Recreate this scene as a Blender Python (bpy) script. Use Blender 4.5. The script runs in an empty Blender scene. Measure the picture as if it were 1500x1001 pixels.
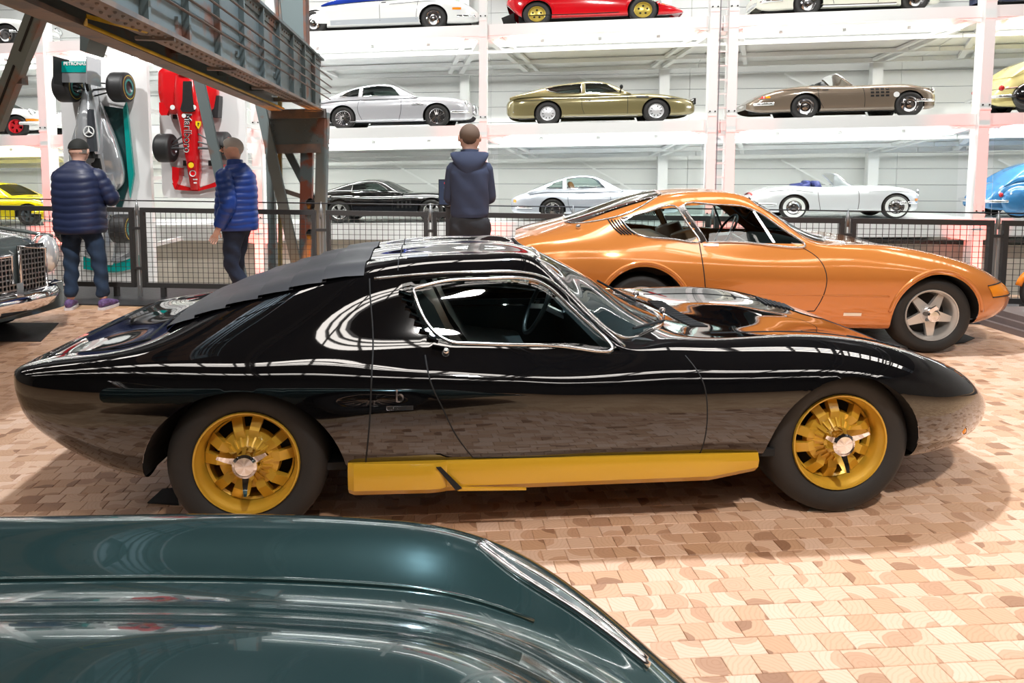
import bpy, bmesh, math, random
import numpy as np
from mathutils import Vector, Matrix
random.seed(7); RNG = np.random.RandomState(7)
SC = bpy.context.scene; COL = SC.collection
pi = math.pi

# ---------------------------------------------------------------- camera, world, lights, exposure
F, CH, PX, PHI = 1020.0, 1.49, 700.0, math.atan(0.0847)
PY = 250 + F*math.tan(PHI)
cd = bpy.data.cameras.new('camera'); cam = bpy.data.objects.new('camera', cd); COL.objects.link(cam)
cam.location = (0, 0, CH); cam.rotation_euler = (pi/2 - PHI, 0, 0)
cd.sensor_width = 36; cd.lens = F/1500*36
cd.shift_x = (750-PX)/1500; cd.shift_y = -(500.5-PY)/1500
cd.clip_start = .02; cd.clip_end = 200
SC.camera = cam
W = bpy.data.worlds.new('world'); SC.world = W; W.use_nodes = True
W.node_tree.nodes['Background'].inputs[0].default_value = (.80, .87, 1, 1)
W.node_tree.nodes['Background'].inputs[1].default_value = .12
vs = SC.view_settings; vs.view_transform = 'Standard'; vs.look = 'None'; vs.gamma = 1; vs.exposure = .46
vs.use_curve_mapping = False
def lamp(name, kind, loc, energy, color=(1, 1, 1), aim=None, size=None, sy=None, spot=None, blend=.5, radius=None, rot=None):
    d = bpy.data.lights.new(name, kind); o = bpy.data.objects.new(name, d); COL.objects.link(o)
    o.location = loc; d.energy = energy; d.color = color
    if kind == 'AREA':
        d.size = size
        if sy: d.shape = 'RECTANGLE'; d.size_y = sy
    if kind == 'SPOT': d.spot_size = spot; d.spot_blend = blend
    if radius is not None: d.shadow_soft_size = radius
    if aim is not None: o.rotation_euler = (Vector(aim)-Vector(loc)).to_track_quat('-Z', 'Y').to_euler()
    if rot is not None: o.rotation_euler = rot
    return o
# daylight through the three roof glazing bands (mullions are built under them), hall spotlights
ROOF = 9.5
BANDS = [(-8.2, -6.7), (-2.5, -1.25), (5.4, 6.8)]
for y0, y1 in BANDS:
    lamp('skylight_band_offscreen', 'AREA', (0, (y0+y1)/2, ROOF+.25), 1050, (1, .93, .86), size=36, sy=y1-y0)
lamp('hall_spotlight_offscreen', 'SPOT', (1.0, 5.4, 8.3), 2600, (.74, .86, 1), aim=(.9, 3.2, 0), spot=1.75, blend=.9, radius=.16)
lamp('hall_spotlight_offscreen', 'SPOT', (1.25, 5.5, 8.3), 800, (.72, .87, 1), aim=(4.6, 2.6, 0), spot=1.2, blend=.9, radius=.16)
lamp('hall_spotlight_offscreen', 'SPOT', (-1.6, 1.5, 8.6), 3200, (1, .98, .96), aim=(-3.0, 8.8, 1.9), spot=.85, blend=.9, radius=.2)
lamp('hall_spotlight_offscreen', 'SPOT', (1.6, -2.5, 8.3), 2000, (1, .96, .92), aim=(2.4, 5.5, .5), spot=1.1, blend=.9, radius=.2)

# ---------------------------------------------------------------- camera helper: pixel of the 1500x1001 frame -> point
_c, _s = math.cos(PHI), math.sin(PHI)
def ray(px, py):
    a = (px-PX)/F; b = (PY-py)/F
    return np.array([a, _c+b*_s, -_s+b*_c])
def atY(px, py, Y):
    r = ray(px, py); t = Y/r[1]; return Vector((r[0]*t, Y, CH+r[2]*t))
def atZ(px, py, z):
    r = ray(px, py); t = (z-CH)/r[2]; return Vector((r[0]*t, r[1]*t, z))
def proj(P):
    d = P[1]*_c-(P[2]-CH)*_s; u = P[1]*_s+(P[2]-CH)*_c
    return PX+F*P[0]/d, PY-F*u/d

# ---------------------------------------------------------------- materials
MATS = {}
def mat(name, col=(.8, .8, .8), rough=.5, metal=0, coat=0, emit=0, ecol=None, var=0, vscale=20, bump=0, bscale=60, spec=.5, coatr=.03, alpha=1):
    if name in MATS: return MATS[name]
    m = bpy.data.materials.new(name); m.use_nodes = True; nt = m.node_tree; b = nt.nodes['Principled BSDF']
    b.inputs['Base Color'].default_value = (*col, 1); b.inputs['Roughness'].default_value = rough
    b.inputs['Metallic'].default_value = metal; b.inputs['Coat Weight'].default_value = coat; b.inputs['Coat Roughness'].default_value = coatr
    b.inputs['Specular IOR Level'].default_value = spec
    if emit: b.inputs['Emission Color'].default_value = (*(ecol or col), 1); b.inputs['Emission Strength'].default_value = emit
    tc = nt.nodes.new('ShaderNodeTexCoord'); n = nt.nodes.new('ShaderNodeTexNoise')
    n.inputs['Scale'].default_value = vscale; n.inputs['Detail'].default_value = 3; nt.links.new(tc.outputs['Object'], n.inputs['Vector'])
    if var:
        r = nt.nodes.new('ShaderNodeValToRGB'); e = r.color_ramp.elements
        e[0].position = .3; e[1].position = .7
        e[0].color = (*[c*(1-var) for c in col], 1); e[1].color = (*[min(1, c*(1+var)) for c in col], 1)
        nt.links.new(n.outputs['Fac'], r.inputs[0]); nt.links.new(r.outputs[0], b.inputs['Base Color'])
    else:
        mr = nt.nodes.new('ShaderNodeMapRange'); mr.inputs[3].default_value = rough*.9; mr.inputs[4].default_value = rough*1.1
        nt.links.new(n.outputs['Fac'], mr.inputs[0]); nt.links.new(mr.outputs[0], b.inputs['Roughness'])
    if bump:
        n2 = nt.nodes.new('ShaderNodeTexNoise'); n2.inputs['Scale'].default_value = bscale; n2.inputs['Detail'].default_value = 4
        nt.links.new(tc.outputs['Object'], n2.inputs['Vector'])
        bp = nt.nodes.new('ShaderNodeBump'); bp.inputs['Strength'].default_value = bump; bp.inputs['Distance'].default_value = .01
        nt.links.new(n2.outputs['Fac'], bp.inputs['Height']); nt.links.new(bp.outputs[0], b.inputs['Normal'])
    MATS[name] = m; return m
def glassmat(name, tint=(.8, .9, .88), refl=1.5):
    if name in MATS: return MATS[name]
    m = bpy.data.materials.new(name); m.use_nodes = True; nt = m.node_tree; nt.nodes.clear()
    o = nt.nodes.new('ShaderNodeOutputMaterial'); mx = nt.nodes.new('ShaderNodeMixShader')
    t = nt.nodes.new('ShaderNodeBsdfTransparent'); t.inputs[0].default_value = (*tint, 1)
    g = nt.nodes.new('ShaderNodeBsdfGlossy'); g.inputs['Roughness'].default_value = .01
    f = nt.nodes.new('ShaderNodeFresnel'); f.inputs[0].default_value = refl
    nt.links.new(f.outputs[0], mx.inputs[0]); nt.links.new(t.outputs[0], mx.inputs[1]); nt.links.new(g.outputs[0], mx.inputs[2])
    nt.links.new(mx.outputs[0], o.inputs[0]); MATS[name] = m; return m
def rustmat(name, c1, c2, scale=4, thr=.55, rough=.55, metal=.35):
    m = mat(name, c1, rough, metal); nt = m.node_tree; b = nt.nodes['Principled BSDF']
    n = nt.nodes.new('ShaderNodeTexNoise'); n.inputs['Scale'].default_value = scale; n.inputs['Detail'].default_value = 6
    tc = [x for x in nt.nodes if x.type == 'TEX_COORD'][0]; nt.links.new(tc.outputs['Object'], n.inputs['Vector'])
    r = nt.nodes.new('ShaderNodeValToRGB'); e = r.color_ramp.elements
    e[0].position = thr; e[1].position = thr+.1; e[0].color = (*c1, 1); e[1].color = (*c2, 1)
    nt.links.new(n.outputs['Fac'], r.inputs[0]); nt.links.new(r.outputs[0], b.inputs['Base Color']); return m
BLACK = mat('black_paint', (.0025, .0025, .003), .03, coat=1, spec=.6)
DARK = mat('matt_black', (.006, .006, .006), .8)
TYRE = mat('tyre_rubber', (.016, .015, .014), .62, bump=.05, bscale=120)
CHROME = mat('chrome', (.86, .86, .88), .06, 1)
STEEL = mat('satin_steel', (.55, .55, .56), .3, 1)
GOLD = mat('gold_wheel_paint', (.62, .36, .035), .32, .35, coat=.4)
GOLDS = mat('gold_sill_paint', (.60, .34, .02), .3, .2, coat=.5)
GLASS = glassmat('car_glass'); PANE = glassmat('shelf_glass', (.97, .98, .97), 1.25)
SMOKE = glassmat('tinted_glass', (.30, .36, .34), 1.5)
WHITE = mat('white_paint', (.80, .81, .80), .45)
LEATHER = mat('black_leather', (.012, .017, .018), .42, bump=.1, bscale=90)
RED = mat('red_lens', (.55, .008, .012), .15, coat=.6)
AMBER = mat('amber_lens', (.85, .27, .01), .15, coat=.8)
LAMPG = mat('lamp_glass', (.75, .78, .78), .08, .5, coat=1)

# ---------------------------------------------------------------- object helpers
def setp(o, label=None, cat=None, group=None, kind=None):
    if label: o['label'] = label
    if cat: o['category'] = cat
    if group: o['group'] = group
    if kind: o['kind'] = kind
    return o
def thing(name, label, cat, loc=(0, 0, 0), rz=0, group=None, rot=None):
    o = bpy.data.objects.new(name, None); COL.objects.link(o); o.empty_display_size = .1
    o.location = loc; o.rotation_euler = rot or (0, 0, rz); return setp(o, label, cat, group)
def mesh(name, V, Fc, m, parent=None, smooth=True, angle=None, normals=None):
    me = bpy.data.meshes.new(name); me.from_pydata([tuple(v) for v in V], [], [tuple(f) for f in Fc]); me.update()
    for x in (m if isinstance(m, (list, tuple)) else [m]): me.materials.append(x)
    if smooth: me.polygons.foreach_set('use_smooth', [True]*len(me.polygons))
    if smooth and angle: me.set_sharp_from_angle(angle=math.radians(angle))
    if normals is not None: me.normals_split_custom_set_from_vertices([tuple(n) for n in normals])
    o = bpy.data.objects.new(name, me); COL.objects.link(o)
    if parent: o.parent = parent
    return o
def ortho(d):
    d = Vector(d).normalized(); a = Vector((0, 0, 1)) if abs(d.z) < .9 else Vector((1, 0, 0))
    u = d.cross(a).normalized(); return u, d.cross(u).normalized()
class MB:
    def __init__(s): s.V = []; s.F = []; s.M = []; s.mi = 0
    def add(s, V, Fc):
        n = len(s.V); s.V += [tuple(v) for v in V]; s.F += [tuple(i+n for i in f) for f in Fc]; s.M += [s.mi]*len(Fc); return s
    def box(s, c, d, rz=0, R=None):
        x, y, z = [q/2 for q in d]; R = R or Matrix.Rotation(rz, 3, 'Z'); c = Vector(c)
        return s.add([c+R@Vector((i*x, j*y, k*z)) for k in (-1, 1) for i, j in ((-1, -1), (1, -1), (1, 1), (-1, 1))],
                     [(3, 2, 1, 0), (4, 5, 6, 7), (0, 1, 5, 4), (1, 2, 6, 5), (2, 3, 7, 6), (3, 0, 4, 7)])
    def bar(s, a, b, w, h, up=(0, 0, 1)):
        a, b = Vector(a), Vector(b); d = (b-a).normalized(); u = Vector(up)
        if abs(d.dot(u)) > .98: u = Vector((0, 1, 0))
        r = d.cross(u).normalized(); u = r.cross(d).normalized()
        V = [p+r*i*w/2+u*j*h/2 for p in (a, b) for i, j in ((-1, -1), (1, -1), (1, 1), (-1, 1))]
        return s.add(V, [(3, 2, 1, 0), (4, 5, 6, 7), (0, 1, 5, 4), (1, 2, 6, 5), (2, 3, 7, 6), (3, 0, 4, 7)])
    def tube(s, pts, r, n=8, closed=False, cap=True):
        pts = [Vector(p) for p in pts]; m = len(pts); rs = r if isinstance(r, (list, tuple)) else [r]*m; V = []; u = None
        for i, p in enumerate(pts):
            a = pts[(i-1) % m] if closed or i else p; b = pts[(i+1) % m] if closed or i < m-1 else p
            d = (b-a).normalized()
            if u is None: u, _ = ortho(d)
            u = (u-d*u.dot(d)).normalized(); w = d.cross(u)
            V += [p+(u*math.cos(2*pi*k/n)+w*math.sin(2*pi*k/n))*rs[i] for k in range(n)]
        Fc = [(i*n+k, i*n+(k+1) % n, ((i+1) % m)*n+(k+1) % n, ((i+1) % m)*n+k) for i in range(m if closed else m-1) for k in range(n)]
        if cap and not closed: Fc += [tuple(range(n))[::-1], tuple(range((m-1)*n, m*n))]
        return s.add(V, Fc)
    def cyl(s, a, b, r, n=16, r2=None): return s.tube([a, b], [r, r if r2 is None else r2], n)
    def lathe(s, prof, o=(0, 0, 0), axis=(0, 0, 1), n=32, closed=False):
        ax = Vector(axis).normalized(); u, w = ortho(ax); o = Vector(o); m = len(prof)
        V = [o+ax*h+(u*math.cos(2*pi*k/n)+w*math.sin(2*pi*k/n))*r for r, h in prof for k in range(n)]
        return s.add(V, [(i*n+k, i*n+(k+1) % n, ((i+1) % m)*n+(k+1) % n, ((i+1) % m)*n+k) for i in range(m if closed else m-1) for k in range(n)])
    def sphere(s, c, r, n=16, m=10, sc=(1, 1, 1)):
        c = Vector(c); V = []
        for i in range(m+1):
            t = pi*i/m
            V += [c+Vector((math.sin(t)*math.cos(2*pi*k/n)*sc[0], math.sin(t)*math.sin(2*pi*k/n)*sc[1], math.cos(t)*sc[2]))*r for k in range(n)]
        return s.add(V, [(i*n+k, (i+1)*n+k, (i+1)*n+(k+1) % n, i*n+(k+1) % n) for i in range(m) for k in range(n)])
    def prism(s, poly, a, b):   # poly: 3D points offset along vectors a and b
        P = [Vector(p) for p in poly]; a, b = Vector(a), Vector(b); n = len(P)
        return s.add([p+a for p in P]+[p+b for p in P], [tuple(range(n))[::-1], tuple(range(n, 2*n))]+[(i, (i+1) % n, n+(i+1) % n, n+i) for i in range(n)])
    def build(s, name, m, parent=None, smooth=False, angle=35):
        o = mesh(name, s.V, s.F, m, parent, smooth or angle is not None, angle if not smooth else None)
        if any(s.M): o.data.polygons.foreach_set('material_index', s.M)
        return o
def copytree(o, parent=None):
    c = o.copy(); COL.objects.link(c); c.parent = parent
    if parent: c.matrix_parent_inverse = o.matrix_parent_inverse
    for ch in list(o.children): copytree(ch, c)
    return c
def textmesh(name, txt, size, m, parent=None, M=None, ext=.001, bold=False):
    cu = bpy.data.curves.new('t', 'FONT'); cu.body = txt; cu.size = size; cu.extrude = ext; cu.align_x = 'CENTER'; cu.align_y = 'CENTER'
    if bold: cu.offset = size*.02
    t = bpy.data.objects.new('t', cu); COL.objects.link(t); bpy.context.view_layer.update()
    me = bpy.data.meshes.new_from_object(t.evaluated_get(bpy.context.evaluated_depsgraph_get()))
    bpy.data.objects.remove(t); bpy.data.curves.remove(cu)
    if M is not None: me.transform(M)
    me.materials.clear(); me.materials.append(m); me.name = name
    o = bpy.data.objects.new(name, me); COL.objects.link(o)
    if parent: o.parent = parent
    return o

# ---------------------------------------------------------------- smooth spline surfaces (car bodies)
def spline(t, P, q):
    t = np.asarray(t, float); P = np.asarray(P, float); n = len(t); h = np.diff(t)
    sh = P.shape[1:]; P2 = P.reshape(n, -1); A = np.eye(n); B = np.zeros_like(P2)
    for i in range(1, n-1):
        A[i, i-1:i+2] = (h[i-1], 2*(h[i-1]+h[i]), h[i])
        B[i] = 6*((P2[i+1]-P2[i])/h[i]-(P2[i]-P2[i-1])/h[i-1])
    Mm = np.linalg.solve(A, B); q = np.asarray(q, float); k = np.clip(np.searchsorted(t, q)-1, 0, n-2)
    a = (t[k+1]-q)[:, None]; b = (q-t[k])[:, None]; hh = h[k][:, None]
    r = Mm[k]*a**3/(6*hh)+Mm[k+1]*b**3/(6*hh)+(P2[k]/hh-Mm[k]*hh/6)*a+(P2[k+1]/hh-Mm[k+1]*hh/6)*b
    return r.reshape((len(q),)+sh)
def crv(pts, n):
    P = np.array(pts, float); t = np.concatenate([[0], np.cumsum(np.linalg.norm(np.diff(P, axis=0), axis=1))])
    return spline(t, P, np.linspace(0, t[-1], n))
def inpoly(poly, x, y):
    p = np.asarray(poly, float); r = np.zeros(np.shape(x), bool); j = len(p)-1
    for i in range(len(p)):
        xi, yi = p[i]; xj, yj = p[j]
        c = ((yi > y) != (yj > y)) & (x < (xj-xi)*(y-yi)/((yj-yi) if yj != yi else 1e-9)+xi)
        r ^= c; j = i
    return r
def snap(poly, x, y):
    p = np.asarray(poly, float); best = None
    for i in range(len(p)):
        a, b = p[i], p[(i+1) % len(p)]; d = b-a; L = max(d@d, 1e-12)
        t = max(0, min(1, ((x-a[0])*d[0]+(y-a[1])*d[1])/L)); q = a+d*t; e = (q[0]-x)**2+(q[1]-y)**2
        if best is None or e < best[0]: best = (e, q[0], q[1])
    return best[1], best[2]
def ellipse(cx, cz, rx, rz, n=64):
    return [(cx+rx*math.cos(2*pi*k/n), cz+rz*math.sin(2*pi*k/n)) for k in range(n)]
class Net:
    """rows: list of (x, [(y,z)...half section from bottom to centre line]); mirrored, C2 smooth"""
    def __init__(s, rows, nu=160, nv=96, dense=None):
        C = []
        for x, h in rows:
            full = [(x, -y, z) for y, z in h]+[(x, y, z) for y, z in h[-2::-1]]
            C.append(full)
        C = np.array(C, float)
        dv = np.linalg.norm(np.diff(C, axis=1), axis=2).mean(0); tv = np.concatenate([[0], np.cumsum(np.maximum(dv, .02))])
        du = np.linalg.norm(np.diff(C, axis=0), axis=2).mean(1); tu = np.concatenate([[0], np.cumsum(np.maximum(du, .02))])
        g = spline(tv, C.transpose(1, 0, 2), np.linspace(0, tv[-1], nv)).transpose(1, 0, 2)
        s.G = spline(tu, g, np.linspace(0, tu[-1], nu)); s.nu, s.nv = nu, nv
        G = s.G; gu = np.gradient(G, axis=0); gv = np.gradient(G, axis=1); N = np.cross(gu, gv)
        N /= np.maximum(np.linalg.norm(N, axis=2, keepdims=True), 1e-9)
        s.N = -N if N[nu//2, nv//2, 2] < 0 else N
    def y(s, x, z, side=-1):
        """half width of the near side at height z"""
        i = int(np.clip(np.searchsorted(s.G[:, s.nv//2, 0], x), 1, s.nu-1)); r = []
        for k in (i-1, i):
            S = s.G[k, :s.nv//2+1]; zz = np.maximum.accumulate(S[:, 2]); r.append(np.interp(z, zz, S[:, 1]))
        x0, x1 = s.G[i-1, s.nv//2, 0], s.G[i, s.nv//2, 0]; t = 0 if x1 == x0 else (x-x0)/(x1-x0)
        return side*abs(r[0]*(1-t)+r[1]*t)
    def z(s, x, y):
        """height of the upper surface at x, y"""
        i = int(np.clip(np.searchsorted(s.G[:, s.nv//2, 0], x), 1, s.nu-1)); r = []
        for k in (i-1, i):
            S = s.G[k]; a = s.nv//4; q = S[a:s.nv-a]; o = np.argsort(q[:, 1]); r.append(np.interp(y, q[o, 1], q[o, 2]))
        x0, x1 = s.G[i-1, s.nv//2, 0], s.G[i, s.nv//2, 0]; t = 0 if x1 == x0 else (x-x0)/(x1-x0)
        return r[0]*(1-t)+r[1]*t
    def split(s, regions, parent, default=('body', BLACK)):
        """regions: (name, material or None, plane 'xz'/'xy', polygon, condition(x,y,z)); boundaries are snapped to the polygon"""
        nu, nv = s.nu, s.nv; G = s.G.reshape(-1, 3).copy(); N = s.N.reshape(-1, 3)
        I, J = np.meshgrid(np.arange(nu-1), np.arange(nv-1), indexing='ij')
        Q = np.stack([I*nv+J, (I+1)*nv+J, (I+1)*nv+J+1, I*nv+J+1], -1).reshape(-1, 4)
        Cc = G[Q].mean(1); tag = np.zeros(len(Q), int)
        for k, (nm, m, pl, poly, cond) in enumerate(regions, 1):
            a, b = (Cc[:, 0], Cc[:, 2]) if pl == 'xz' else (Cc[:, 0], Cc[:, 1])
            ins = inpoly(poly, a, b) & np.array([cond(*c) for c in Cc]) & (tag == 0); tag[ins] = k
            vin = np.zeros(len(G), bool); vout = np.zeros(len(G), bool); vin[Q[ins].ravel()] = True
            ok = np.array([cond(*c) for c in Cc]); vout[Q[~ins & ok].ravel()] = True
            for v in np.nonzero(vin & vout)[0]:
                if pl == 'xz': G[v, 0], G[v, 2] = snap(poly, G[v, 0], G[v, 2])
                else: G[v, 0], G[v, 1] = snap(poly, G[v, 0], G[v, 1])
        out = []
        for k, (nm, m) in enumerate([default]+[(r[0], r[1]) for r in regions]):
            f = Q[tag == k]
            if m is None or not len(f): out.append(None); continue
            u, inv = np.unique(f.ravel(), return_inverse=True); ff = inv.reshape(-1, 4)
            ff = ff[:, ::-1] if s.flip() else ff
            out.append(mesh(nm, G[u], ff.tolist(), m, parent, True, None, N[u]))
        return out
    def flip(s):
        a, b, c = s.G[s.nu//2, s.nv//2], s.G[s.nu//2+1, s.nv//2], s.G[s.nu//2, s.nv//2+1]
        return np.cross(b-a, c-a)[2] < 0
    def patch(s, L, R, n=(24, 18), off=.0025, side=-1):
        """panel on the car side between two (x,z) boundary curves L and R (bottom to top)"""
        a = crv(L, n[1]); b = crv(R, n[1]); V = []
        for j in range(n[1]):
            for i in range(n[0]):
                t = i/(n[0]-1); x = a[j][0]*(1-t)+b[j][0]*t; z = a[j][1]*(1-t)+b[j][1]*t
                V.append((x, s.y(x, z, side)+side*off, z))
        Fc = [(j*n[0]+i, j*n[0]+i+1, (j+1)*n[0]+i+1, (j+1)*n[0]+i) for j in range(n[1]-1) for i in range(n[0]-1)]
        return V, (Fc if side < 0 else [f[::-1] for f in Fc])
    def seam(s, pts, r=.003, side=-1, n=30, off=0.0):
        c = crv(pts, n) if len(pts) > 2 else np.array([np.array(pts[0])*(1-t)+np.array(pts[1])*t for t in np.linspace(0, 1, n)])
        return [(x, s.y(x, z, side)+side*off, z) for x, z in c]
def archliner(parent, cx, cz, rx, rz, y0, y1, n=28, net=None):
    """dark wheel housing: half tube from the body side inwards and an inner wall"""
    V = []; a = [-.05+(pi+.1)*k/(n-1) for k in range(n)]; s = 1 if y0 > 0 else -1
    for y in (y0, y1):
        for t in a:
            x, z = cx+rx*math.cos(t), cz+rz*math.sin(t); q = y
            if net is not None and y == y0:
                i = int(np.clip(np.searchsorted(net.G[:, net.nv//2, 0], x), 0, net.nu-1)); zb = net.G[i, 0, 2]; z = max(z, zb+.012); q = s*min(abs(net.y(x, max(z, zb+.02), 1))-.004, 2)
            V.append((x, q, z))
    Fc = [(k, k+1, n+k+1, n+k) for k in range(n-1)]+[tuple(range(n, 2*n))]
    return mesh('wheel_housing', V, Fc, DARK, parent, False)
# ================================================================ the hall
def woodnodes(nt, rnd, uv):
    """end-grain block colour from a random colour socket and local uv"""
    N, L = nt.nodes.new, nt.links.new; b = nt.nodes['Principled BSDF']
    sep = N('ShaderNodeSeparateColor'); L(rnd, sep.inputs[0])
    comb = N('ShaderNodeCombineXYZ')
    for k, o in enumerate(('Red', 'Green')):
        m = N('ShaderNodeMath'); m.operation = 'MULTIPLY_ADD'; m.inputs[1].default_value = 2.6; m.inputs[2].default_value = -.8; L(sep.outputs[o], m.inputs[0]); L(m.outputs[0], comb.inputs[k])
    dist = N('ShaderNodeVectorMath'); dist.operation = 'DISTANCE'; L(uv, dist.inputs[0]); L(comb.outputs[0], dist.inputs[1])
    ns = N('ShaderNodeTexNoise'); ns.inputs['Scale'].default_value = 3; L(uv, ns.inputs['Vector'])
    ad = N('ShaderNodeMath'); ad.operation = 'MULTIPLY_ADD'; ad.inputs[1].default_value = .18; L(ns.outputs['Fac'], ad.inputs[0]); L(dist.outputs['Value'], ad.inputs[2])
    heart = N('ShaderNodeMapRange'); heart.inputs[1].default_value = .78; heart.inputs[2].default_value = .82; L(ad.outputs[0], heart.inputs[0])
    ring = N('ShaderNodeMath'); ring.operation = 'MULTIPLY'; ring.inputs[1].default_value = 34; L(ad.outputs[0], ring.inputs[0])
    sn = N('ShaderNodeMath'); sn.operation = 'SINE'; L(ring.outputs[0], sn.inputs[0])
    r1 = N('ShaderNodeValToRGB'); e = r1.color_ramp.elements; e[0].color = (.50, .285, .165, 1); e[1].color = (.66, .44, .315, 1)
    x = e.new(.35); x.color = (.60, .375, .245, 1); L(sep.outputs['Blue'], r1.inputs[0])
    r2 = N('ShaderNodeValToRGB'); e = r2.color_ramp.elements; e[0].color = (.27, .135, .075, 1); e[1].color = (.56, .335, .215, 1)
    x = e.new(.4); x.color = (.47, .265, .16, 1); L(sep.outputs['Blue'], r2.inputs[0])
    mx = N('ShaderNodeMixRGB'); L(heart.outputs[0], mx.inputs[0]); L(r2.outputs[0], mx.inputs[1]); L(r1.outputs[0], mx.inputs[2])
    m2 = N('ShaderNodeMixRGB'); m2.blend_type = 'MULTIPLY'; m2.inputs[2].default_value = (.86, .80, .74, 1)
    rr = N('ShaderNodeMapRange'); rr.inputs[1].default_value = .2; rr.inputs[4].default_value = .55; L(sn.outputs[0], rr.inputs[0]); L(rr.outputs[0], m2.inputs[0]); L(mx.outputs[0], m2.inputs[1])
    L(m2.outputs[0], b.inputs['Base Color']); b.inputs['Roughness'].default_value = .42; b.inputs['Specular IOR Level'].default_value = .4
def newmat(name):
    m = bpy.data.materials.new(name); m.use_nodes = True; MATS[name] = m; return m, m.node_tree
mw1, nt = newmat('end_grain_block'); oi = nt.nodes.new('ShaderNodeObjectInfo'); uvn = nt.nodes.new('ShaderNodeUVMap'); woodnodes(nt, oi.outputs['Color'], uvn.outputs[0])
mw2, nt = newmat('end_grain_blocks'); at = nt.nodes.new('ShaderNodeAttribute'); at.attribute_name = 'rnd'; uvn = nt.nodes.new('ShaderNodeUVMap'); woodnodes(nt, at.outputs['Color'], uvn.outputs[0])
mw3, nt = newmat('end_grain_floor')
tc = nt.nodes.new('ShaderNodeTexCoord'); mp = nt.nodes.new('ShaderNodeMapping'); mp.inputs['Rotation'].default_value = (0, 0, -.078); nt.links.new(tc.outputs['Object'], mp.inputs[0])
bk = nt.nodes.new('ShaderNodeTexBrick'); bk.inputs['Scale'].default_value = 1; bk.inputs['Brick Width'].default_value = .095; bk.inputs['Row Height'].default_value = .08
bk.inputs['Mortar Size'].default_value = .0012; bk.inputs['Color1'].default_value = (.66, .42, .24, 1); bk.inputs['Color2'].default_value = (.44, .24, .12, 1); bk.inputs['Mortar'].default_value = (.16, .08, .04, 1); bk.inputs['Bias'].default_value = -.25
nt.links.new(mp.outputs[0], bk.inputs[0]); nt.links.new(bk.outputs[0], nt.nodes['Principled BSDF'].inputs['Base Color']); nt.nodes['Principled BSDF'].inputs['Roughness'].default_value = .45
FX0, FX1, FY0, FY1 = -20, 20.5, -13, 8.3
floor = mesh('floor', [(FX0, FY0, -.004), (FX1, FY0, -.004), (FX1, FY1, -.004), (FX0, FY1, -.004)], [(0, 1, 2, 3)], mw3, None, False); setp(floor, 'wooden end-grain block floor of the hall', None, None, 'structure')
BWX, BWY, FR = .095, .08, .078
fc, fs = math.cos(FR), math.sin(FR)
blk = []
for j in range(10, 120):
    for i in range(-110, 130):
        lx = (i+.5*(j % 2)+.12*((j*7) % 3))*BWX; ly = j*BWY; x = lx*fc-ly*fs; y = lx*fs+ly*fc
        if y < 1.15 or y > 7.42: continue
        px, py = proj((x, y, 0))
        if -350 < px < 1950 and py < 1200: blk.append((x, y, px, py))
green_poly = [(-300, 760), (300, 758), (560, 765), (700, 795), (850, 880), (1010, 1010), (1010, 1300), (-300, 1300)]
car_poly = [(40, 640), (230, 765), (500, 745), (1120, 700), (1330, 740), (1440, 640), (1440, 300), (40, 300)]
vis = [k for k, q in enumerate(blk) if 0 < q[2] < 1500 and q[3] < 1000 and not inpoly(green_poly, q[2], q[3]) and not inpoly(car_poly, q[2], q[3])]
vis = set(sorted(vis, key=lambda k: -blk[k][3])[:300])
def blockverts(cx, cy, rot, hx=BWX/2-.0008, hy=BWY/2-.0008, c=.0022):
    V = []
    for z, d in ((-.004, 0), (-.0018, 0), (0, c)):
        for sx, sy in ((-1, -1), (1, -1), (1, 1), (-1, 1)):
            a, b = sx*(hx-d), sy*(hy-d); V.append((cx+a*rot[0]-b*rot[1], cy+a*rot[1]+b*rot[0], z))
    return V
BF = [(0, 1, 5, 4), (1, 2, 6, 5), (2, 3, 7, 6), (3, 0, 4, 7), (4, 5, 9, 8), (5, 6, 10, 9), (6, 7, 11, 10), (7, 4, 8, 11), (8, 9, 10, 11)]
def buv(me):
    uvl = me.uv_layers.new(name='UVMap'); cs = [(0, 0), (1, 0), (1, 1), (0, 1)]
    uvl.data.foreach_set('uv', [c for l in me.loops for c in cs[l.vertex_index % 4]])
bm0 = bpy.data.meshes.new('wood_block'); bm0.from_pydata(blockverts(0, 0, (fc, fs)), [], BF); bm0.update(); buv(bm0); bm0.materials.append(mw1)
SV, SF, SR = [], [], []
for k, (x, y, px, py) in enumerate(blk):
    dz = RNG.uniform(-.0006, .0004)
    if k in vis:
        o = bpy.data.objects.new('wood_block', bm0); COL.objects.link(o); o.parent = floor; o.location = (x, y, dz); o.color = (*RNG.rand(3), 1)
    else:
        n = len(SV); SV += [(a, b, c+dz) for a, b, c in blockverts(x, y, (fc, fs))]; SF += [tuple(i+n for i in f) for f in BF]; SR += [(*RNG.rand(3), 1)]*12
so = mesh('wood_blocks', SV, SF, mw2, floor, False); buv(so.data); setp(so, None, None, None, 'stuff')
ca = so.data.attributes.new('rnd', 'FLOAT_COLOR', 'POINT'); ca.data.foreach_set('color', np.array(SR).ravel())

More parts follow.
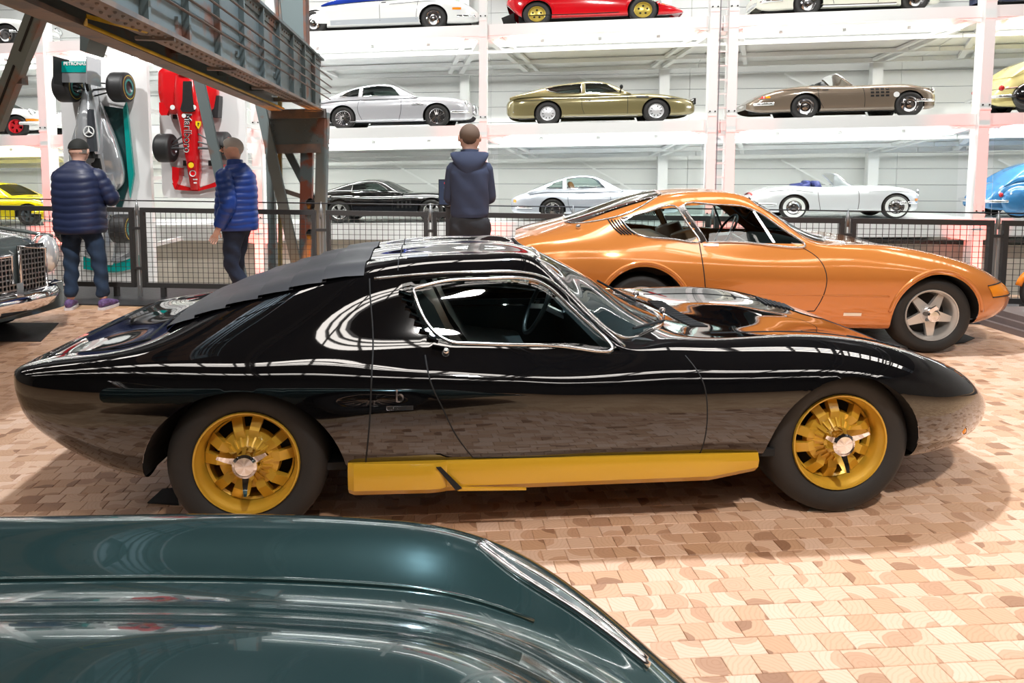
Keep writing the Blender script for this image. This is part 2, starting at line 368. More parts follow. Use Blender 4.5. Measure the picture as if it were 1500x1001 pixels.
HALL = mat('hall_plaster', (.22, .215, .21), .8, var=.06, vscale=2)
HALLD = mat('hall_dark_wall', (.05, .05, .055), .7, var=.15, vscale=1.5)
ROOFM = mat('roof_board', (.07, .07, .072), .8, var=.1, vscale=2)
TRUSS = mat('roof_steel', (.10, .105, .11), .6)
def slab(name, lo, hi, m, label, kind='structure'):
    b = MB().box([(a+c)/2 for a, c in zip(lo, hi)], [c-a for a, c in zip(lo, hi)]).build(name, m, None, False, None)
    return setp(b, label, None, None, kind)
slab('wall_left', (FX0-.3, FY0, -4), (FX0, 26, ROOF), HALL, 'plain grey hall wall on the left side')
slab('wall_right', (FX1, FY0, -4), (FX1+.3, 26, ROOF), HALL, 'plain grey hall wall on the right side')
slab('wall_front', (FX0, FY0-.3, 0), (FX1, FY0, ROOF), HALLD, 'dark hall wall behind the photographer')
yb = [FY0]+[y for b in BANDS for y in b]+[26]
for k in range(0, len(yb), 2):
    slab('ceiling', (FX0, yb[k], ROOF), (FX1, yb[k+1], ROOF+.15), ROOFM, 'boarded grey hall ceiling between glazed strips')
for k, (y0, y1) in enumerate(BANDS):
    g = thing('trim_%d' % (k+1), 'steel glazing bars of a roof skylight strip', None, (0, 0, ROOF)); setp(g, kind='structure')
    for x in np.arange(FX0+.6, FX1, 1.15): MB().box((x, (y0+y1)/2, 0), (.09, y1-y0, .14)).build('glazing_bar', TRUSS, g)
    for t in (.33, .66): MB().box((1.5, y0+(y1-y0)*t, .02), (FX1-FX0, .10, .12)).build('glazing_bar', TRUSS, g)
k = 4
for x in np.arange(-13, 18, 5.2):
    b = MB(); b.bar((x, FY0, ROOF-.35), (x, 17, ROOF-.35), .14, .14); b.bar((x, FY0, ROOF-1.15), (x, 17, ROOF-1.15), .14, .14)
    ys = np.arange(FY0, 17, 1.6)
    for i, y in enumerate(ys[:-1]): b.bar((x, y, ROOF-(.35 if i % 2 else 1.15)), (x, y+1.6, ROOF-(1.15 if i % 2 else .35)), .08, .08)
    setp(b.build('trim_%d' % k, TRUSS), 'dark steel roof truss crossing the hall ceiling', None, None, 'structure'); k += 1

# dark steel edging where the floor ends, pit beyond it
EDGE = mat('dark_floor_edging', (.018, .019, .022), .45)
SYAW = -math.atan(.107); SE = Vector((math.cos(SYAW), math.sin(SYAW), 0)); SN = Vector((-math.sin(SYAW), math.cos(SYAW), 0))
FO = Vector((0, 7.68, 0))
def fz(a, d=0, z=0): return FO+SE*a+SN*d+Vector((0, 0, z))
b = MB(); V = [fz(-13, -.5, 0), fz(15, -.5, 0), fz(15, .75, 0), fz(-13, .75, 0)]
b.prism(V, (0, 0, -.4), (0, 0, .012))
setp(b.build('trim_20', EDGE), 'dark steel floor edging under the mesh fence', None, None, 'structure')
# ================================================================ black low coupe with gold wheels
def wheel(parent, x, y, z, side, r, rr, w, style, rimm, spin=0, tyre=TYRE, hubm=CHROME, name='wheel', white=0):
    """wheel part: rim mesh > tyre, hub, spinner. side -1 shows its face to the near side. depth axis is local y"""
    s = side; Y = lambda q: y+s*q; ax = (0, 1, 0); o = (x, y, z)
    n = 48 if r > .2 and style in ('camp', 'star') else 28
    b = MB(); f = rr
    b.lathe([(f, 0), (f*.985, s*.006), (f*.955, s*.004), (f*.93, -s*.012), (f*.885, -s*.02), (f*.86, -s*.05), (f*.84, -s*.10), (f*.8, -s*.16)], o, ax, n)
    b.lathe([(f, 0), (f*.99, -s*.012), (f*.93, -s*.02), (f*.9, -s*w)], o, ax, n)
    def wedge(a0, a1, r0, r1, q0, q1, th):
        V = []
        for (rad, q) in ((r0, q0), (r1, q1)):
            for a in (a0, a1):
                for d in (0, -th): V.append((x+rad*math.cos(a), Y(q+d), z+rad*math.sin(a)))
        b.add(V, [(0, 2, 3, 1), (4, 5, 7, 6), (0, 1, 5, 4), (2, 6, 7, 3), (0, 4, 6, 2), (1, 3, 7, 5)])
    if style == 'camp':
        for k in range(5):
            c = spin+2*pi*k/5
            for sg in (-1, 1):
                V = []
                def pt(rad, a, q): return (x+rad*math.cos(a), Y(q), z+rad*math.sin(a))
                i0, i1, o0, o1 = c+sg*.02, c+sg*.56, c+sg*.13, c+sg*.37
                V = [pt(f*.36, i0, -.045), pt(f*.36, i1, -.045), pt(f*.60, c+sg*.09, -.032), pt(f*.60, c+sg*.40, -.032), pt(f*.85, o0, -.062), pt(f*.85, o1, -.062)]
                V += [(a, bb-s*.035, cc) for a, bb, cc in V]
                b.add(V, [(0, 1, 3, 2), (2, 3, 5, 4), (6, 8, 9, 7), (8, 10, 11, 9), (0, 2, 8, 6), (2, 4, 10, 8), (1, 7, 9, 3), (3, 9, 11, 5)])
        b.lathe([(f*.26, -s*.02), (f*.40, -s*.040), (f*.57, -s*.048), (f*.60, -s*.075)], o, ax, n)
        for k in range(20):
            a = 2*pi*k/20; b.bar(pt(f*.27, a, -.018), pt(f*.46, a, -.044), .007, .008, (0, 1, 0))
        b.lathe([(f*.84, -s*.062), (f*.80, -s*.07), (f*.79, -s*.1)], o, ax, n)
    elif style == 'star':
        for k in range(5):
            a = spin+2*pi*k/5
            wedge(a-.44, a+.44, f*.34, f*.36, -.03, -.03, .03); 
            V = [(x+f*.36*math.cos(a-.6), Y(-.03), z+f*.36*math.sin(a-.6)), (x+f*.36*math.cos(a+.6), Y(-.03), z+f*.36*math.sin(a+.6)), (x+f*.86*math.cos(a+.13), Y(-.045), z+f*.86*math.sin(a+.13)), (x+f*.86*math.cos(a-.13), Y(-.045), z+f*.86*math.sin(a-.13))]
            V += [(p, q-s*.03, t) for p, q, t in V]; b.add(V, [(0, 1, 2, 3), (7, 6, 5, 4), (0, 4, 5, 1), (1, 5, 6, 2), (3, 2, 6, 7), (0, 3, 7, 4)])
        b.lathe([(0, -s*.028), (f*.36, -s*.028), (f*.38, -s*.06)], o, ax, n)
    elif style == 'five':
        for k in range(5):
            a = spin+2*pi*k/5; wedge(a-.36, a+.36, f*.2, f*.86, -.02, -.04, .03)
        b.lathe([(0, -s*.012), (f*.34, -s*.016), (f*.36, -s*.05)], o, ax, n)
    elif style == 'holes':
        b.lathe([(0, -s*.01), (f*.55, -s*.018), (f*.86, -s*.05)], o, ax, n)
        for k in range(5):
            a = spin+2*pi*k/5; b.mi = 1; b.lathe([(0, 0), (f*.13, 0)], (x+f*.5*math.cos(a), Y(-.010), z+f*.5*math.sin(a)), ax, 12); b.mi = 0
    elif style == 'wire':
        for k in range(36):
            a = 2*pi*k/36; a2 = a+(.5 if k % 2 else -.5); b.bar((x+f*.15*math.cos(a), Y(.0), z+f*.15*math.sin(a)), (x+f*.86*math.cos(a2), Y(-.03), z+f*.86*math.sin(a2)), .006, .006, (0, 1, 0))
    elif style == 'cap':
        b.lathe([(0, s*.012), (f*.30, s*.008), (f*.45, -s*.004), (f*.62, s*.004), (f*.75, -s*.012), (f*.88, -s*.02)], o, ax, n)
    elif style == 'slots':
        b.lathe([(0, s*.004), (f*.25, s*.0), (f*.5, -s*.012), (f*.86, -s*.03)], o, ax, n)
        for k in range(10):
            a = 2*pi*k/10; b.mi = 1; b.bar((x+f*.55*math.cos(a), Y(-.014), z+f*.55*math.sin(a)), (x+f*.75*math.cos(a), Y(-.022), z+f*.75*math.sin(a)), .02, .006, (0, 1, 0)); b.mi = 0
    wh = b.build(name, [rimm, DARK], parent, False, 40)
    t = MB(); t.lathe([(f*.97, -s*.01), (f*1.06, s*.004), (f*1.16+(r-f)*.12, s*.014), (f+(r-f)*.62, s*.012), (r*.955, -s*.006), (r*.985, -s*.025), (r, -s*.05), (r, -s*(w-.03)), (r*.955, -s*w), (f, -s*w)], o, ax, n)
    t.lathe([(f*.9, -s*w*.75), (0, -s*w*.75)], o, ax, n)
    t.build('tyre', tyre, wh, True)
    if white:
        q = MB(); q.lathe([(f*1.02, s*.012), (f*1.02+(r-f)*.55, s*.018)], o, ax, n); q.build('whitewall', WHITE, wh, True)
    if style in ('camp', 'star'):
        h = MB(); h.lathe([(f*.30, -s*.045), (f*.30, -s*.01), (f*.24, s*.012), (f*.23, s*.03), (f*.18, s*.036)], o, ax, 32); h.lathe([(f*.18, s*.034), (0, s*.036)], o, ax, 32)
        if style == 'camp':
            for k in range(3):
                a = -pi/2+.06+spin*0+2*pi*k/3; d = Vector((math.cos(a), 0, math.sin(a)))
                c0 = Vector(o)+Vector((0, s*.005, 0))+d*f*.2; c1 = Vector(o)+Vector((0, s*.05, 0))+d*f*.52
                tt = Vector((-d.z, 0, d.x)); V = []
                for c, ww, hh in ((c0, .028, .02), ((c0+c1)/2, .02, .018), (c1, .013, .008)):
                    V += [c+tt*ww*i+Vector((0, s*hh*j, 0)) for i, j in ((-1, -1), (1, -1), (.5, 1), (-.5, 1))]
                h.add(V, [(0, 1, 5, 4), (1, 2, 6, 5), (2, 3, 7, 6), (3, 0, 4, 7), (4, 5, 9, 8), (5, 6, 10, 9), (6, 7, 11, 10), (7, 4, 8, 11), (8, 9, 10, 11)])
        else:
            h.bar((x-f*.2, Y(.03), z+f*.16), (x+f*.06, Y(.04), z+f*.36), .03, .02, (0, 1, 0))
        h.build('knock_off_spinner', hubm, wh, False, 40)
    return wh

miura = thing('sports_car', 'glossy black low mid-engined coupe with gold wheels and gold sill', 'car', (-.984, 3.4925, 0), math.radians(4.2))
MR = [
(-.925, [(.55, .655), (.66, .66), (.69, .668), (.70, .677), (.698, .686), (.68, .695), (.58, .700), (.33, .703), (0, .704)]),
(-.90, [(.58, .555), (.70, .565), (.73, .59), (.742, .625), (.742, .66), (.722, .697), (.60, .708), (.34, .712), (0, .713)]),
(-.76, [(.62, .395), (.73, .405), (.785, .48), (.80, .56), (.795, .645), (.765, .715), (.625, .735), (.35, .742), (0, .745)]),
(-.52, [(.65, .29), (.77, .30), (.825, .41), (.845, .53), (.84, .65), (.79, .745), (.62, .765), (.34, .785), (0, .79)]),
(-.26, [(.67, .255), (.79, .265), (.855, .40), (.872, .53), (.865, .665), (.795, .77), (.615, .85), (.33, .885), (0, .895)]),
(0, [(.68, .28), (.80, .29), (.87, .40), (.885, .54), (.875, .675), (.79, .785), (.605, .925), (.33, .967), (0, .98)]),
(.28, [(.69, .29), (.81, .30), (.868, .41), (.88, .54), (.868, .67), (.785, .785), (.60, .99), (.33, 1.04), (0, 1.055)]),
(.52, [(.70, .30), (.815, .308), (.86, .41), (.872, .54), (.86, .665), (.77, .78), (.592, 1.028), (.33, 1.08), (0, 1.097)]),
(.80, [(.70, .30), (.815, .308), (.855, .41), (.865, .54), (.85, .66), (.752, .768), (.57, 1.045), (.32, 1.10), (0, 1.12)]),
(1.05, [(.70, .30), (.813, .308), (.85, .41), (.86, .535), (.845, .65), (.745, .752), (.56, 1.047), (.31, 1.10), (0, 1.122)]),
(1.22, [(.70, .30), (.812, .308), (.85, .41), (.858, .53), (.842, .64), (.742, .74), (.56, 1.025), (.31, 1.08), (0, 1.10)]),
(1.38, [(.70, .30), (.81, .308), (.85, .41), (.856, .525), (.84, .635), (.742, .73), (.635, .88), (.33, 1.0), (0, 1.035)]),
(1.55, [(.70, .30), (.81, .308), (.85, .41), (.856, .525), (.84, .635), (.752, .722), (.70, .755), (.36, .888), (0, .945)]),
(1.74, [(.70, .30), (.81, .308), (.852, .41), (.86, .525), (.842, .635), (.752, .728), (.63, .762), (.36, .785), (0, .822)]),
(1.92, [(.70, .30), (.81, .308), (.856, .41), (.865, .53), (.845, .64), (.745, .732), (.615, .758), (.36, .748), (0, .745)]),
(2.18, [(.70, .29), (.815, .30), (.862, .41), (.872, .53), (.852, .645), (.74, .738), (.61, .76), (.36, .738), (0, .728)]),
(2.47, [(.68, .26), (.80, .27), (.855, .39), (.868, .52), (.85, .64), (.735, .735), (.60, .757), (.35, .725), (0, .71)]),
(2.75, [(.64, .235), (.76, .245), (.82, .35), (.835, .48), (.815, .595), (.715, .69), (.585, .715), (.34, .685), (0, .665)]),
(3.02, [(.56, .225), (.67, .235), (.735, .32), (.75, .425), (.73, .525), (.655, .605), (.545, .635), (.33, .62), (0, .605)]),
(3.24, [(.45, .24), (.55, .248), (.605, .305), (.62, .385), (.605, .455), (.55, .515), (.465, .542), (.29, .545), (0, .54)]),
(3.41, [(.33, .27), (.41, .277), (.45, .308), (.465, .35), (.455, .39), (.415, .422), (.35, .44), (.22, .45), (0, .45)]),
(3.52, [(.18, .315), (.22, .318), (.25, .328), (.26, .342), (.255, .356), (.23, .368), (.19, .376), (.12, .38), (0, .381)]),
]
mn = Net(MR, 260, 130)
near = lambda x, y, z: abs(y) > .35
fa, ra = ellipse(2.475, .285, .352, .352), ellipse(.0, .27, .40, .372)
SW = [(.60, 1.012), (.64, .93), (.70, .84), (.755, .792), (.83, .772), (1.0, .765), (1.30, .748), (1.535, .735), (1.40, .872), (1.215, 1.022), (1.0, 1.036), (.8, 1.032)]
SWg = [(.665, .99), (.70, .90), (.75, .83), (.81, .792), (.90, .779), (1.1, .768), (1.30, .755), (1.50, .745), (1.38, .868), (1.205, 1.01), (1.0, 1.024), (.8, 1.018)]
WS = [(1.27, 0), (1.262, .25), (1.235, .49), (1.30, .535), (1.42, .60), (1.555, .655), (1.66, .60), (1.78, .46), (1.87, .28), (1.91, 0), (1.87, -.28), (1.78, -.46), (1.66, -.60), (1.555, -.655), (1.42, -.60), (1.30, -.535), (1.235, -.49), (1.262, -.25)]
sidec = lambda x, y, z: abs(y) > .5 and z > .70
top = lambda x, y, z: z > .70
mn.split([('arch_f', None, 'xz', fa, near), ('arch_r', None, 'xz', ra, near), ('windscreen', GLASS, 'xy', WS, top),
          ('side_window', GLASS, 'xz', SW, lambda x, y, z: y < -.5 and z > .7), ('side_window', GLASS, 'xz', SW, lambda x, y, z: y > .5 and z > .7)], miura, ('body', BLACK))
# floor pan and tail closing panel
b = MB(); b.box((1.0, 0, .30), (1.0, 1.3, .04)); b.box((.58, 0, .55), (.03, 1.36, .5)); b.box((-.3, 0, .40), (1.0, .9, .2)); b.box((2.6, 0, .36), (1.3, .9, .2)); b.box((1.25, 0, .29), (1.9, 1.55, .03))
b.build('floor_pan', DARK, miura)
for (cx, cz, rx, rz, y0, y1) in ((2.475, .285, .352, .352, .79, .45), (0, .27, .40, .372, .83, .42)):
    for s in (-1, 1): archliner(miura, cx, cz, rx, rz, s*y0, s*y1, net=mn)
b = MB(); V = []; Fc = []
# tail panel with lamp cluster under the spoiler lip
b.prism([(-.86, -.66, .44), (-.86, .66, .44), (-.90, .69, .68), (-.90, -.69, .68)], (.0, 0, 0), (.03, 0, 0)); b.build('tail_panel', DARK, miura)
for s in (-1, 1): MB().box((-.905, s*.5, .60), (.02, .26, .07)).build('tail_lamp', RED, miura)
MB().tube([(-.80, -.60, .42), (-.85, -.4, .42), (-.86, 0, .42), (-.85, .4, .42), (-.80, .60, .42)], .014, 8).build('rear_bumper', DARK, miura)
for sx, rr_, yy in ((0, .30, .80), (2.495, .285, .765)):
    for s in (-1, 1): wheel(miura, sx, s*yy, .322, s, .322, .212, .24 if sx == 0 else .20, 'camp', GOLD, .35 if sx == 0 else .62)
# doors: panel, seams
doorL = [(.905, .335), (.83, .45), (.78, .56), (.735, .66), (.715, .745)]
doorR = [(1.852, .312), (1.862, .45), (1.858, .56), (1.835, .66), (1.80, .718)]
for s in (-1, 1):
    V, Fc = mn.patch(doorL, doorR, (60, 30), .0015, s); d = mesh('door', V, Fc, BLACK, miura)
    if s < 0: nd = d
    b = MB(); b.tube(mn.seam(doorL, side=s), .0035, 6); b.build('panel_gap', DARK, miura); b = MB(); b.tube(mn.seam(doorR, side=s), .0035, 6); b.build('panel_gap', DARK, miura); b = MB(); b.tube(mn.seam([(.905, .335), (1.4, .318), (1.852, .312)], side=s), .003, 6); b.build('panel_gap', DARK, miura)
    b = MB(); b.tube(mn.seam([(.475, .32), (.50, .55), (.505, .68), (.505, .80), (.485, .98), (.48, 1.03)], side=s, n=40), .0035, 6)
    b.build('panel_gap', DARK, miura)
    # chrome window frame
    b = MB(); pts = [(x, mn.y(x, z, s)+s*.004, z) for x, z in crv(SWg+[SWg[0]], 90)]
    b.tube(pts[:-1], .0075, 8, closed=True); b.build('window_trim', CHROME, miura, True)
    # intake slats behind the window
    for k in range(8):
        t = k/7.0; z = .985-.205*t; x0 = np.interp(z, [.79, .84, .93, 1.01], [.745, .69, .632, .595]); x1 = np.interp(z, [.77, .79, .83, .90, .99], [.84, .80, .745, .695, .66])
        q = MB(); A = Vector((x0+.0, mn.y(x0, z, s)+s*.006, z)); B = Vector((x1-.004, mn.y(x1, z-.012, s)+s*.004, z-.016))
        q.bar(A, B, .034, .006, (.0, 0, 1)); q.build('intake_slat', BLACK, miura)
    q = MB(); q.sphere((.80, mn.y(.80, .755, s)+s*.008, .757), .015, 14, 8); q.build('door_lock', CHROME, miura, True)
    # A pillar trim + roof gutter
    b = MB(); b.tube([(x, mn.y(x, z, s)+s*.003, z) for x, z in crv([(.50, 1.032), (.75, 1.048), (1.0, 1.052), (1.17, 1.042), (1.24, 1.022), (1.40, .886), (1.56, .748)], 60)], .006, 8)
    b.build('gutter_trim', CHROME, miura, True)
b = MB(); pts = []
for x, y in crv(WS+[WS[0]], 140)[:-1]: pts.append((x, y, mn.z(x, y)+.003))
b.tube(pts, .008, 8, closed=True); b.build('windscreen_trim', CHROME, miura, True)
# louvres over the engine
SLAT = mat('matt_louvre', (.035, .035, .038), .42)
xs = [-.36, -.245, -.115, .02, .15, .29, .45]
for x0, x1 in zip(xs[:-1], xs[1:]):
    V = []; ny = 21
    for xx, lift in ((x0-.012, .014), (x0-.010, .021), ((x0+x1)/2, .015), (x1+.005, .006)):
        for j in range(ny):
            y = (-1+2*j/(ny-1))*.575; V.append((xx, y, mn.z(xx, y)+lift))
    Fc = [(i*ny+j, (i+1)*ny+j, (i+1)*ny+j+1, i*ny+j+1) for i in range(3) for j in range(ny-1)]
    V += [(a, b_, c-.012) for a, b_, c in V[:ny]]; Fc += [(j, j+1, 4*ny+j+1, 4*ny+j) for j in range(ny-1)]
    mesh('louvre_slat', V, Fc, SLAT, miura, True, 40)
# rear deck recess panel seams + sunken far haunch line
for s in (-1, 1):
    b = MB(); b.tube([(x, s*y, mn.z(x, s*y)+.001) for x, y in ((-.84, .60), (-.6, .615), (-.42, .62))], .004, 6); b.build('panel_gap', DARK, miura)
b = MB(); b.tube([(-.84, y, mn.z(-.84, y)+.001) for y in np.linspace(-.6, .6, 15)], .004, 6); b.build('panel_gap', DARK, miura); b = MB(); b.tube([(-.45, y, mn.z(-.45, y)+.001) for y in np.linspace(-.62, .62, 15)], .004, 6); b.build('panel_gap', DARK, miura)
b = MB(); b.tube([(.60, y, mn.z(.60, y)+.0005) for y in np.linspace(-.56, .56, 21)], .003, 6); b.build('panel_gap', DARK, miura)
q = MB(); q.mi = 0
V = [(.64+dx, y, mn.z(.64+dx, y)+.003) for y in np.linspace(-.30, -.47, 6) for dx in (0, .09)]
mesh('roof_plate', V, [(2*i, 2*i+1, 2*i+3, 2*i+2) for i in range(5)], mat('grey_plate', (.25, .26, .28), .4), miura, True)
# gold sill with side scoop
for s in (-1, 1):
    b = MB(); V = []
    st = [(.405, .805, .845), (.43, .825, .862), (.60, .828, .868), (.735, .832, .872), (.775, .825, .868), (.80, .815, .852), (1.2, .812, .848), (1.9, .808, .846), (2.10, .80, .84)]
    for x, yl, yu in st:
        e = .0 if x < 2.0 else .03
        zt = .328-.012*(x-.4)/1.7; zb = .188+.006*(x-.4)/1.7+(e if x > 2.05 else 0)
        V += [(x, s*.70, zb), (x, s*yl, zb), (x, s*(yu-.008), zb+.03), (x, s*yu, zt-.03), (x, s*(yu-.012), zt), (x, s*.75, zt)]
    Fc = [(i*6+k, (i+1)*6+k, (i+1)*6+(k+1) % 6, i*6+(k+1) % 6) for i in range(len(st)-1) for k in range(6)]+[tuple(range(6)), tuple(range((len(st)-1)*6, len(st)*6))]
    sl = mesh('sill', V, Fc, GOLDS, miura, True, 30)
    q = MB(); q.prism([(.755, s*.87, .315), (.775, s*.87, .315), (.86, s*.856, .218), (.835, s*.86, .212)], (0, 0, 0), (0, s*.004, 0)); q.build('scoop_mouth', DARK, sl)
    q = MB(); q.prism([(.84, s*.845, .206), (.86, s*.845, .22), (1.12, s*.845, .206), (1.12, s*.845, .20)], (0, 0, 0), (0, s*.012, 0)); q.build('scoop_lip', GOLDS, sl)
# lamps, badges
q = MB(); q.lathe([(0, .006), (.012, .005), (.017, 0)], (3.125, mn.y(3.125, .325)+.002, .325), (.35, -1, 0), 16); l = q.build('side_marker', AMBER, miura, True)
q = MB(); q.lathe([(.017, .004), (.022, .004), (.022, -.004)], (3.125, mn.y(3.125, .325)+.002, .325), (.35, -1, 0), 16); q.build('marker_ring', CHROME, l, True)
for s in (-1, 1):
    hp = [(2.93, .36), (2.86, .47), (2.93, .56), (3.06, .50), (3.10, .42), (3.05, .36)]
    c = crv(hp+[hp[0]], 28)[:-1]; V = [(x, s*y, mn.z(x, s*y)+.004) for x, y in c]; V.append((2.98, s*.45, mn.z(2.98, s*.45)+.008)); n_ = len(V)-1
    hl = mesh('headlamp', V, [(i, (i+1) % n_, n_) for i in range(n_)], LAMPG, miura)
    for k in range(7):
        x = 3.0-.0; t = k/6.0
        q = MB(); xa = 2.74+.028*k; q.bar((xa, s*.40, mn.z(xa, s*.40)+.004), (xa, s*.53, mn.z(xa, s*.53)+.004), .012, .008); q.build('lamp_slat', DARK, hl)
Mb = Matrix.Translation((.605, mn.y(.605, .535)-.003, .535)) @ Matrix.Rotation(pi/2, 4, 'X')
textmesh('badge_letter', 'b', .075, CHROME, miura, Matrix.Translation((.615, mn.y(.61, .605)-.003, .605)) @ Matrix.Rotation(pi/2, 4, 'X'))
bp = MB(); bp.box((.615, mn.y(.615, .56)-.002, .56), (.105, .004, .018)); bp = bp.build('badge_plate', CHROME, miura)
MB().box((.615, mn.y(.615, .56)-.0042, .56), (.098, .002, .013)).build('badge_ground', DARK, bp)
textmesh('badge_lettering', 'bertone', .016, CHROME, bp, Matrix.Translation((.615, mn.y(.615, .56)-.006, .56)) @ Matrix.Rotation(pi/2, 4, 'X'), .0004)
# wipers, cowl
for (p0, p1, p2) in (((1.93, -.10, 0), (1.86, -.33, 0), (1.64, -.56, 0)), ((1.94, .38, 0), (1.87, .16, 0), (1.62, .02, 0))):
    P = [Vector((x, y, mn.z(x, y)+.03)) for x, y, _ in (p0, p1)]; E_ = Vector((p2[0], p2[1], mn.z(p2[0], p2[1])+.012))
    w = MB(); w.sphere(P[0], .018, 10, 6); w.tube([P[0], (P[0]+P[1])/2+Vector((0, 0, .02)), P[1]], [.008, .007, .005], 8); wp = w.build('wiper', CHROME, miura, True)
    w = MB(); w.tube([E_, P[1]+Vector((0, 0, -.012)), P[1]*2-E_+Vector((0, 0, -.012))] if False else [E_, P[1]+Vector((0, 0, -.014))], .006, 6); w.build('wiper_blade', DARK, wp)
b = MB()
for y in np.linspace(-.32, .32, 24): b.bar((1.99, y, mn.z(1.99, y)+.002), (2.08, y, mn.z(2.08, y)+.002), .010, .005)
b.build('cowl_grille', DARK, miura)
b = MB(); hb = [(2.02, .50), (2.3, .50), (2.75, .46), (3.1, .36), (3.22, .2), (3.25, 0)]
b.tube([(x, y, mn.z(x, y)+.0005) for x, y in crv(hb+[(x, -y) for x, y in hb[-2::-1]], 80)], .003, 6); b.build('panel_gap', DARK, miura)
# cabin
for s in (-1, 1):
    b = MB(); V = []
    prof = [(1.28, .42), (1.15, .46), (.92, .43), (.84, .50), (.74, .72), (.66, .90), (.645, .97), (.69, .985), (.74, .93), (.83, .74), (.95, .56), (1.1, .54), (1.27, .52)]
    n_ = len(prof)
    for yy, sh in ((-.22, .94), (-.17, 1), (0, .985), (.17, 1), (.22, .94)):
        V += [(.95+(x-.95)*sh, s*.35+yy, .6+(z-.6)*sh) for x, z in prof]
    Fc = [(i*n_+k, i*n_+(k+1) % n_, (i+1)*n_+(k+1) % n_, (i+1)*n_+k) for i in range(4) for k in range(n_)]+[tuple(range(n_))[::-1], tuple(range(4*n_, 5*n_))]
    mesh('seat', V, Fc, LEATHER, miura, True, 50)
    dc = MB(); dc.box((1.15, s*.70, .56), (.9, .03, .27)); dc = dc.build('door_card', mat('teal_leather', (.012, .035, .04), .4), miura)
    q = MB(); q.tube([(.85, s*.682, .66), (1.5, s*.682, .66)], .006, 6); q.tube([(1.38, s*.675, .67), (1.42, s*.665, .67)], .02, 10); q.build('door_pull', CHROME, dc)
b = MB(); b.prism([(1.52, -.68, .50), (1.50, -.68, .70), (1.62, -.68, .765), (1.86, -.68, .74), (1.86, -.68, .5)], (0, .02, 0), (0, 1.34, 0)); b.build('dashboard', LEATHER, miura)
sw = MB(); c0 = Vector((1.36, .35, .73)); ax = Vector((-.9, 0, .43)).normalized(); u, w_ = ortho(ax)
sw.tube([c0+(u*math.cos(a)+w_*math.sin(a))*.18 for a in np.linspace(0, 2*pi, 28)[:-1]], .013, 8, closed=True); swo = sw.build('steering_wheel', LEATHER, miura, True)
q = MB()
for a in (0.3, 2.8, 4.7): q.bar(c0-ax*.04, c0+(u*math.cos(a)+w_*math.sin(a))*.175, .03, .005, ax)
q.cyl(c0-ax*.05, c0-ax*.25, .02, 10); q.build('spokes', STEEL, swo)
# ================================================================ white high-bay car shelf
SO = Vector((0, 19, 0)); TILT = .0158
def sp(a, d=0, z=0, tilt=True): return SO+SE*a+SN*d+Vector((0, 0, z+(TILT*a if tilt else 0)))
SROT = (0, -TILT, SYAW)
def shelf_a(px, d):
    """position along the shelf, at depth d behind its front, that lies on picture column px"""
    r = ray(px, 250); t = (SO+SN*d).dot(SN)/Vector(r).dot(SN); return (Vector(r)*t-SO).dot(SE)
SHW = mat('shelf_white', (.82, .84, .83), .4)
SHG = mat('shelf_underside', (.80, .82, .81), .5)
SHP = mat('shelf_purlin', (.80, .82, .81), .5)
TUBE = mat('light_tube', (1, 1, 1), .4, emit=9, ecol=(1, 1, .97))
SIDING = mat('white_siding', (.74, .76, .74), .5)
ROWS = [5.37, 2.72, .075]; BAYS = [-18.9, -12.57, -6.2, .15, 6.35, 12.72, 19.0]
# rear wall of horizontal siding panels and lower wall
wb_ = thing('wall_back', 'white horizontal siding wall behind the car shelf', None, sp(0, 4.0, 0, False), SYAW); setp(wb_, kind='structure')
pm = MB().box((0, 0, 0), (6.29, .06, .485)).build('siding_panel', SIDING, wb_); pm.location = (-15.75, 0, -3.2)
for i in range(6):
    for j in range(26):
        if i or j:
            q = pm.copy(); COL.objects.link(q); q.location = (-15.75+6.3*i, .0, -3.2+.5*j)
LOWB = mat('lower_wall', (.60, .56, .48), .35, var=.04, vscale=3)
b = MB(); b.box((0, 0, -1.95), (38, .1, 3.0)); lw = b.build('wall_lower', LOWB, None); lw.location = sp(0, .6, 0, False); lw.rotation_euler = (0, 0, SYAW); setp(lw, 'brownish recessed wall below the lowest shelf deck', None, None, 'structure')
b = MB(); b.prism([fz(-16, .75, 0), fz(18, .75, 0), fz(18, 16, 0), fz(-16, 16, 0)], (0, 0, -3.6), (0, 0, -3.4)); setp(b.build('floor', mat('pit_floor', (.40, .36, .31), .5, var=.1, vscale=1)), 'grey lower floor in the pit beyond the fence', None, None, 'structure')
CARRIES = {}
decknames = [['the small pale car', 'no car, behind the white mounting boards', 'the white saloon with a blue roof', 'the red wedge coupe', 'the cream chrome-trimmed open car', 'the dark blue car'],
             ['the white red-wheeled coupe', 'no car, across the middle of the mounting boards', 'the silver coupe with wire wheels', 'the olive fastback', 'the brown open roadster', 'the yellow and black vintage car'],
             ['the bright yellow coupe', 'no car, across the foot of the mounting boards', 'the black coupe with side pipes', 'the pale silver coupe', 'the white roadster with whitewall tyres', 'the light blue rounded car']]
